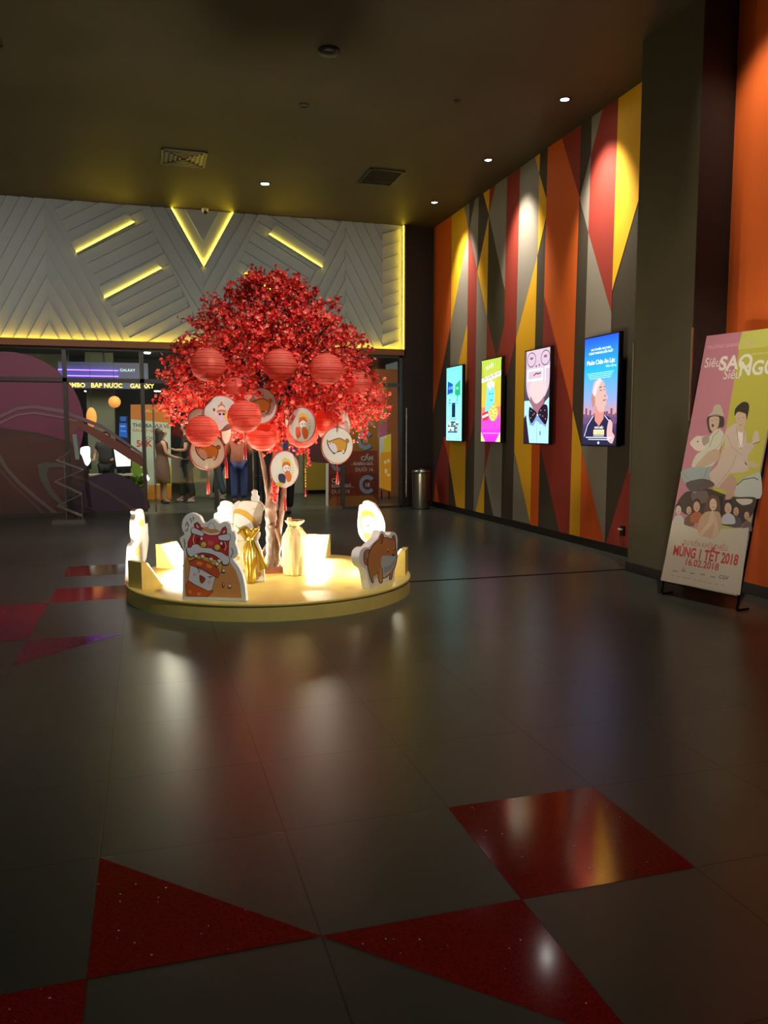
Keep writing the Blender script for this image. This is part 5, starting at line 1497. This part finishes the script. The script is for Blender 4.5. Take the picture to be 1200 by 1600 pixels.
def dogfan(a_, s_, fl=1):
    q = lambda pts: [(x * s_ * fl, y * s_) for x, y in pts]
    oc = rgb(60, 50, 50)
    a_.fill(q(smooth([(-.62, .12), (-.6, .3), (-.5, .22), (-.25, .3), (.1, .38), (.42, .25), (.55, .05), (.5, -.2), (.4, -.4), (.3, -.42), (.25, -.3), (-.1, -.36), (-.2, -.44), (-.32, -.34), (-.5, -.15)], 1)), (60, 46, 44), uv=True)
    a_.fill(q(smooth([(-.58, .12), (-.57, .26), (-.5, .18), (-.25, .26), (.1, .34), (.39, .22), (.51, .05), (.46, -.2), (.36, -.36), (.28, -.38), (.22, -.26), (-.1, -.3), (-.28, -.3), (-.46, -.12)], 1)), (226, 164, 62), uv=True)
    a_.fill(q(smooth([(-.55, .1), (-.3, .14), (-.1, .0), (-.02, -.28), (-.2, -.36), (-.4, -.2)], 1)), (236, 228, 226), uv=True)
    a_.fill(q(smooth([(.3, -.2), (.4, -.36), (.3, -.36), (.24, -.26)], 1)), (240, 235, 228), uv=True)
    uvmany(a_, [q(ell(.55, .22, .13, .13, 14))], (206, 140, 60)); uvmany(a_, line(q(ell(.55, .22, .07, .07, 10)), .004, True), (90, 60, 40))
    uvmany(a_, line(q([(-.46, .08), (-.4, .11)]), .005) + line(q([(-.3, .14), (-.24, .14)]), .005) + [q(ell(-.55, .04, .04, .03, 8))], (40, 26, 26))


def kidfan(a_, s_, red=1, dark=0):
    q = lambda pts: [(x * s_, y * s_) for x, y in pts]
    a_.fill(q(ell(.08, .02, .2, .18)), (70, 50, 44), uv=True); a_.fill(q(ell(.08, .02, .185, .165)), (244, 236, 232), uv=True)
    a_.fill(q(smooth([(-.14, .08), (-.1, .26), (.02, .3), (.2, .28), (.28, .16), (.26, .08), (.08, .18)], 1)), (206, 110, 40), uv=True)
    for x, y in ((-.1, .34), (.0, .4), (.1, .38), (.2, .34), (.27, .27)): a_.fill(q(ell(x, y, .06, .06, 10)), (236, 196, 70), uv=True)
    a_.fill(q(smooth([(.0, -.12), (.22, -.1), (.34, -.3), (.28, -.5), (.12, -.52), (.04, -.34)], 1)), (216, 110, 40), uv=True)
    if dark: a_.fill(q(smooth([(-.32, -.2), (-.1, -.18), (.02, -.3), (0, -.56), (-.2, -.56), (-.34, -.4)], 1)), (40, 36, 70), uv=True); a_.fill(q(ell(-.28, -.6, .22, .07)), (206, 184, 60), uv=True)
    else: a_.fill(q(smooth([(-.28, -.1), (-.1, -.1), (-.05, -.4), (-.2, -.5), (-.3, -.36)], 1)), (228, 90, 60), uv=True)
    uvmany(a_, [q(ell(.38 + .03 * sin(k_), .18 - .12 * k_, .045, .04, 8)) for k_ in range(5)], (216, 206, 90))
    uvmany(a_, line(q([(.0, .02), (.04, .05), (.08, .02)]), .005) + line(q([(.14, .02), (.18, .05), (.22, .02)]), .005) + line(q([(.06, -.06), (.12, -.09), (.18, -.06)]), .005), (60, 40, 36))


def sunfan(a_, s_):
    q = lambda pts: [(x * s_, y * s_) for x, y in pts]
    a_.fill(q(smooth([(-.1, .5), (0, .68), (.1, .5), (.2, .42), (.14, .26), (-.14, .26), (-.2, .42)], 1)), (190, 120, 80), uv=True)
    a_.fill(q(ell(0, .3, .16, .14)), (236, 214, 212), uv=True)
    a_.fill(q(smooth([(-.26, .02), (-.2, .2), (.2, .2), (.28, .0), (0, .08)], 1)), (216, 130, 50), uv=True)
    a_.fill(q(smooth([(-.22, .04), (.2, .04), (.22, -.2), (.0, -.5), (-.2, -.24)], 1)), (226, 206, 222), uv=True)
    uvmany(a_, [q(ell(-.1, -.04, .08, .07, 12)), q(ell(.12, -.04, .08, .07, 12))], (50, 30, 40)); uvmany(a_, [q(ell(-.42, .2, .07, .1, 10))], (150, 40, 60))
    a_.fill(q(smooth([(.16, -.1), (.4, .1), (.44, -.1), (.3, -.4), (.14, -.3)], 1)), (240, 200, 110), uv=True)


def fan(px, py, rx, ry, Y, label, art=None, tas=0, turn=1, split=0):
    """disc turned about the vertical so that it looks rx wide and ry high from the hall"""
    P = hit(1, Y, px, py); r_ = ry * depth(P) / FPX
    view = (P - CAM); view.z = 0; view.normalize()
    ang = math.acos(min(rx / ry, 1)) * turn
    N_ = Matrix.Rotation(ang, 3, 'Z') @ (-view); U_ = Vector((0, 0, 1)).cross(N_)
    pl = Plane(P, U_, (0, 0, 1))
    e_ = empty('hanging_fan', P, label, 'fan', GF)
    k_ = MB(); k_.prism([pl.W(u_, v_, .006) for u_, v_ in ell(0, 0, r_ * .97, r_ * .97, 40)], -pl.N * .012); k_.build('disc', mat('fan_paper', rgb(232, 230, 222), .6, trans=.3), e_)
    k_ = MB(); k_.tube([pl.W(r_ * .985 * cos(t_), r_ * .985 * sin(t_), 0) for t_ in [2 * pi * i / 40 for i in range(41)]], .006, 6); k_.build('rim', mat('fan_rim', rgb(190, 70, 50), .5), e_)
    if art:
        a_ = Art(pl, .00008, .007, px=False); art(a_, r_); a_.build('print', e_)
    k_ = MB(); k_.tube([P + Vector((0, 0, r_)), P + Vector((0, 0, r_ + .22))], .002, 4); k_.build('string', M_BLACK, e_)
    if tas: tassel(P - Vector((0, 0, r_)), tas, e_)


fan(346, 646, 27, 27.5, ty - .78, 'fan with a small crowned figure in dark glasses, left of the large lantern', sunfan)
fan(324, 706, 27, 28, ty - .64, 'fan with a yellow dog facing left, lowest at the left under a lantern', lambda a_, s_: dogfan(a_, s_ * 1.12), .21)
fan(408, 634, 24.5, 28, ty - .84, 'fan with a yellow dog right behind the large middle lantern', lambda a_, s_: dogfan(a_, s_ * 1.1), 0, -1)
fan(444.5, 733, 22.5, 28.5, ty - .82, 'pale oval fan with a crowned child figure in front of the trunk', lambda a_, s_: kidfan(a_, s_ * 1.35, dark=1), .2, 1)
fan(472, 664, 21, 27.5, ty - .92, 'oval fan with figures behind scattered blossoms, over a pink lantern', lambda a_, s_: kidfan(a_, s_ * 1.5), 0, -1)
fan(527, 696, 24.5, 28.5, ty - .85, 'fan with a yellow dog facing left, lowest at the right', lambda a_, s_: dogfan(a_, s_ * 1.1), .18)
fan(529, 664, 19, 26, ty - .55, 'blank white fan half hidden behind the right dog fan')
fan(311, 655, 17, 17, ty - .5, 'small pale fan peeping out above the low left lantern')
fan(352.5, 672, 7.5, 21, ty - .6, 'narrow white fan seen nearly edge on below the fan with dark glasses', None, .3)
fan(448.5, 655, 4, 18, ty - .5, 'very narrow white fan edge on beside the dark central stem')
k = MB()
random.seed(4)
P = hit(1, ty - .35, 428, 752)
for i in range(60):
    k.lathe([(.001, .01), (.008, .008), (.008, -.01), (.001, -.012)], P + Vector((random.gauss(0, .014), random.gauss(0, .014), -.19 * i / 60)), 6)
k.tube([P + Vector((0, 0, .3)), P - Vector((0, 0, .19))], .002, 4)
tag(k.build('firecracker_string', M_TAS), 'string of red paper firecrackers hanging before the trunk', 'ornament')
P = hit(1, ty - .5, 477, 733)
k = MB()
for i in range(7): k.lathe([(.001, .009), (.009, .004), (.001, -.01)], P - Vector((0, 0, .026 * i)), 4)
k.tube([P + Vector((0, 0, .25)), P - Vector((0, 0, .2))], .0015, 4)
e = empty('bead_string', P, 'string of small gold beads ending in a tassel, right of the trunk', 'ornament')
k.build('beads', mat('gold_bead', rgb(220, 190, 90), .35, .5), e); tassel(P - Vector((0, 0, .16)), .09, e, r_=.007)
P = hit(1, ty - .4, 481, 700)
k = MB()
for i in range(16): k.lathe([(.001, .008), (.009, .006), (.008, -.008), (.001, -.01)], P + Vector((random.gauss(0, .01), random.gauss(0, .01), -.011 * i)), 6)
k.tube([P + Vector((0, 0, .25)), P - Vector((0, 0, .16))], .002, 4)
tag(k.build('firecracker_string', M_TAS), 'short red firecracker string right of the oval fan', 'ornament')

# ---------------------------------------------------------------- leaning film poster at the right
BL = hit(2, .135, 1033, 907); BR = hit(2, .135, 1151, 931); wv = BR - BL
d = ray(1104.3, 525); TL = CAM + d * (wv.dot(BL - CAM) / wv.dot(d)); hv = TL - BL
SP = Plane(BL, wv, hv); SW, SH = wv.length, hv.length
e = empty('film_poster_stand', (BL + BR) / 2 - Vector((0, 0, .135)), 'tall leaning film poster in pink and yellow beside the pillar', 'poster')
bk = -SP.N * .02
k = MB(); k.prism([BL, BR, TL + wv, TL], bk); k.build('board', mat('poster_back', rgb(190, 188, 182), .6), e)
a = Art(SP, .00004, .0004)
p8 = Z(1000, 500, 6); p9 = Z(1000, 700, 6)
UVR = lambda pts: pts
top = SH
def uvf(pts, c): a.fill(pts, c, uv=True)
uvf([(0, 0), (SW, 0), (SW, SH), (0, SH)], (196, 184, 166))
# diagonal split of pink and yellow
sL = SP.uv(*p9([(310, 680)])[0]); sM = SP.uv(*p9([(560, 765)])[0]); sR = SP.uv(*p9([(1030, 745)])[0])
tsp = SP.uv(*p8([(965, 75)])[0]); bsp = SP.uv(*p8([(810, 1000)])[0])
uvf([(0, sL[1]), (SW * .5, sL[1] - .1), (SW * .5, SH * .6), (bsp[0], bsp[1]), (tsp[0], SH), (0, SH)], (190, 124, 138))
uvf([(tsp[0], SH), (bsp[0], bsp[1]), (SW * .45, sL[1] - .05), (SW, sR[1]), (SW, SH)], (190, 180, 74))
uvf([(tsp[0], SH), (SW, SH), (SW, SH * .93), (tsp[0] - .01, SH * .93)], (200, 196, 96))
F8 = lambda pts, c, it=1: a.fill(smooth(p8(pts), it) if it else p8(pts), c)
F9 = lambda pts, c, it=1: a.fill(smooth(p9(pts), it) if it else p9(pts), c)
a.text('TRƯỜNG GIANG    SAM', p8([(622, 275)])[0], .045, (222, 170, 176), .005, rot=.0)
a.text('Siêu', p8([(598, 445)])[0], .125, (226, 214, 206), .005, rot=-.02, sx=.85)
a.text('SAO', p8([(735, 470)])[0], .175, (232, 222, 208), .03, rot=0, sx=.98)
a.text('Siêu', p8([(775, 555)])[0], .125, (226, 214, 206), .005, rot=-.02, sx=.85)
a.text('NGỐ', p8([(920, 522)])[0], .175, (232, 226, 208), .03, rot=0, sx=.9)
a.text('một phim của', p8([(1040, 330)])[0], .03, (224, 218, 150), 0)
# scooter
F9([(900, 360), (960, 290), (1060, 245), (1130, 240), (1130, 470), (900, 450)], (186, 190, 184)); a.many(line(p9([(905, 350), (970, 295), (1070, 278), (1110, 300)]), 1.2), (50, 44, 40))
F9([(350, 520), (420, 420), (500, 400), (640, 380), (780, 430), (900, 460), (1090, 470), (1040, 640), (900, 740), (700, 700), (560, 640), (420, 620)], (66, 52, 48))
F9([(480, 430), (620, 400), (640, 500), (520, 520)], (110, 92, 90)); F9([(900, 480), (1050, 480), (1040, 520), (960, 535)], (200, 190, 180)); F9([(740, 460), (780, 460), (780, 620), (740, 600)], (40, 32, 30))
# rider in a pale pink suit
F8([(800, 1050), (860, 985), (910, 970), (985, 1010), (1005, 1200), (1010, 1320), (1000, 1420), (720, 1420), (790, 1200)], (208, 186, 172))
F9([(790, 0), (930, 0), (910, 120), (850, 220), (740, 370), (660, 300), (650, 240), (740, 140)], (206, 182, 168)); F9([(740, 370), (850, 250), (905, 300), (900, 370), (860, 470), (800, 480), (810, 400)], (190, 150, 138))
F8([(985, 1170), (1050, 1150), (1075, 1175), (1000, 1280), (940, 1300)], (204, 182, 168)); F9([(850, 0), (1010, 70), (975, 130), (880, 60)], (204, 182, 168))
F8([(920, 1050), (960, 1050), (965, 1180), (930, 1190)], (236, 230, 220))
F8([(895, 900), (910, 870), (990, 880), (1000, 940), (960, 1045), (925, 1040)], (206, 176, 152), 2)
F8([(888, 900), (895, 830), (960, 770), (1010, 775), (1025, 820), (1000, 940), (990, 880), (920, 860)], (60, 48, 44), 2)
a.many(line(p8([(915, 925), (935, 922)]), .5) + line(p8([(955, 915), (980, 915)]), .5) + line(p8([(930, 985), (955, 985)]), .7), (90, 60, 50))
F8([(1050, 1150), (1070, 1060), (1100, 1035), (1115, 1080), (1120, 1130), (1080, 1170)], (206, 186, 166)); a.many(line(p8([(1060, 1165), (1125, 1140)]), 1), (50, 40, 36))
F9([(975, 110), (1060, 130), (1110, 160), (1080, 190), (1000, 160)], (200, 176, 150)); a.many(line(p9([(985, 135), (1000, 160)]), 1.5), (30, 26, 26))
# passenger in a bucket hat holding a piglet
F8([(640, 905), (780, 905), (785, 1000), (740, 1010), (660, 1060), (630, 980)], (74, 58, 54), 2)
F8([(655, 915), (740, 910), (735, 1000), (690, 1055), (655, 1010)], (204, 174, 150), 2)
F8([(640, 900), (680, 860), (700, 800), (750, 795), (775, 850), (785, 905), (720, 880)], (190, 180, 156), 1)
a.many(line(p8([(665, 945), (690, 942)]), .5) + line(p8([(705, 935), (725, 935)]), .5), (80, 56, 50)); a.many([p8(ell(683, 990, 12, 14))], (110, 50, 50))
F8([(660, 1080), (740, 1020), (785, 1060), (790, 1120), (740, 1230), (740, 1300), (620, 1420), (530, 1420), (560, 1250)], (208, 204, 186))
F8([(660, 1230), (745, 1230), (730, 1320), (600, 1400), (590, 1360)], (196, 166, 140)); F9([(490, 170), (640, 100), (690, 60), (700, 100), (620, 180), (520, 200)], (196, 166, 140))
F9([(540, 50), (700, 20), (690, 160), (490, 190)], (206, 202, 186)); F9([(650, 30), (740, 20), (700, 130), (560, 190), (520, 170)], (196, 168, 142))
F8([(470, 1150), (530, 1090), (590, 1090), (640, 1080), (650, 1140), (600, 1210), (540, 1230), (490, 1190)], (222, 206, 192), 2); F8([(580, 1110), (640, 1080), (650, 1140), (600, 1180)], (170, 150, 140)); a.many([p8(ell(543, 1140, 7))], (40, 30, 30))
F9([(385, 250), (400, 210), (500, 180), (620, 180), (680, 170), (650, 240), (660, 310), (560, 320), (540, 400), (500, 420), (430, 350)], (156, 166, 168), 1); F9([(430, 330), (560, 290), (650, 300), (700, 350), (560, 400), (480, 410)], (90, 78, 74), 1)
a.many(line(p8([(905, 1000), (915, 1090), (945, 1210)]), .7) + line(p8([(985, 1010), (975, 1100), (950, 1210)]), .7) + line(p8([(820, 1080), (860, 1190), (960, 1270)]), .6) + line(p9([(905, 60), (860, 180), (720, 360)]), .6), (160, 132, 120))
a.many(line(p8([(740, 1040), (690, 1090), (650, 1190)]), .7) + line(p8([(785, 1080), (760, 1160), (690, 1230)]), .5), (110, 100, 92))
a.many(line(p9([(560, 330), (600, 280), (640, 180)]), .6) + line(p9([(400, 230), (460, 300), (560, 320)]), .5), (96, 104, 110))
# row of people
for cx, cy, w1, skin, hair, cl in ((365, 575, 30, (214, 190, 176), (50, 40, 40), (196, 190, 186)), (462, 580, 28, (196, 160, 140), (60, 44, 40), (110, 80, 60)), (535, 545, 36, (200, 160, 134), (56, 40, 34), (176, 96, 56)), (905, 590, 30, (196, 156, 128), (60, 48, 44), (84, 76, 92)), (1005, 630, 28, (196, 156, 130), (70, 52, 44), (110, 92, 90)), (830, 560, 38, (206, 170, 146), (50, 40, 38), (190, 190, 198))):
    F9([(cx - w1 * 1.6, cy + 150), (cx - w1 * 1.4, cy + 80), (cx, cy + 50), (cx + w1 * 1.4, cy + 80), (cx + w1 * 1.6, cy + 150)], cl)
    a.fill(p9(ell(cx, cy - 10, w1 * 1.1, w1 * 1.7)), hair); a.fill(p9(ell(cx - 2, cy + 5, w1 * .85, w1 * 1.35)), skin)
    a.many(line(p9([(cx - 12, cy), (cx - 4, cy)]), .4) + line(p9([(cx + 4, cy), (cx + 12, cy)]), .4) + [p9(ell(cx - 1, cy + 24, 6, 5, 8))], (80, 46, 42))
F9([(600, 620), (640, 470), (690, 440), (745, 480), (750, 620)], (96, 70, 58), 2)
F9([(535, 810), (560, 670), (620, 600), (740, 600), (770, 690), (750, 790), (690, 850), (600, 830)], (190, 158, 130), 1)
a.fill(p9(ell(688, 530, 34, 56)), (216, 182, 156)); a.many(line(p9([(670, 520), (682, 520)]), .5) + line(p9([(696, 518), (710, 518)]), .5) + line(p9([(678, 556), (702, 556)]), .8), (120, 60, 56))
F9([(665, 600), (690, 590), (700, 680), (640, 760), (590, 800), (575, 820), (560, 800), (640, 700)], (210, 178, 152)); F9([(700, 620), (730, 700), (740, 800), (700, 840), (680, 820), (700, 740), (690, 680)], (206, 172, 146))
# caption block
F9([(195, 1240), (315, 680), (540, 765), (550, 820), (600, 835), (690, 855), (745, 800), (750, 780), (1025, 745), (940, 1380)], (200, 188, 170), 0)
F9([(545, 800), (600, 770), (600, 810), (570, 835)], (206, 172, 146)); F9([(670, 830), (700, 790), (735, 800), (700, 855)], (206, 172, 146))
a.text('DỰ KIẾN KHỞI CHIẾU', p9([(605, 935)])[0], .062, (180, 104, 92), .008, align='c', sx=.75)
a.text('MÙNG 1 TẾT 2018', p9([(598, 1048)])[0], .125, (196, 60, 62), .035, align='c', sx=.66)
a.text('16.02.2018', p9([(572, 1120)])[0], .085, (190, 60, 62), .02, align='c', sx=.95)
for i, (x, y) in enumerate(((330, 1150), (412, 1150), (492, 1172), (590, 1182), (685, 1205))):
    a.many(line(p9([(x - 22, y), (x + 22, y + 8)]), 1.4), (130, 116, 104))
a.many(line(p9(ell(412, 1135, 12, 12, 12)), .6, True), (90, 70, 66))
a.text('CGV', p9([(785, 1230)])[0], .045, (60, 44, 44), .01, align='c')
for i, (x, y) in enumerate(((310, 1195), (365, 1208), (420, 1215), (456, 1222), (515, 1235), (567, 1248), (605, 1255), (660, 1268), (720, 1278), (775, 1288))):
    a.many(line(p9([(x - 16, y - 3), (x + 14, y + 3)]), .9), (150, 136, 124))
a.build('print', e)
# dark tube frame behind, with the feet on the floor
M_TUBE = mat('stand_tube', rgb(24, 26, 30), .35, .6)
off = -SP.N * .035
for q0, q1, nm in ((BR, TL + wv, 'side_tube'), (BL, TL, 'side_tube')):
    k = MB(); c0 = q0 + off - hv.normalized() * .1; k.tube([q1 + off, c0, Vector((c0.x + .01, c0.y, .012)), Vector((c0.x + .13, c0.y + .02, .012))], .011, 8); k.build(nm, M_TUBE, e)
k = MB(); k.tube([BL + off, BR + off], .01, 8); k.build('cross_tube', M_TUBE, e)
k = MB(); m0 = (TL + TL + wv) / 2 + off; k.tube([m0 - hv * .15, Vector(((m0.x + 5.25) / 2, m0.y - .1, 1.0)) if 0 else m0 - hv * .5 + Vector((.02, 0, 0))], .01, 8); k.build('brace', M_TUBE, e)
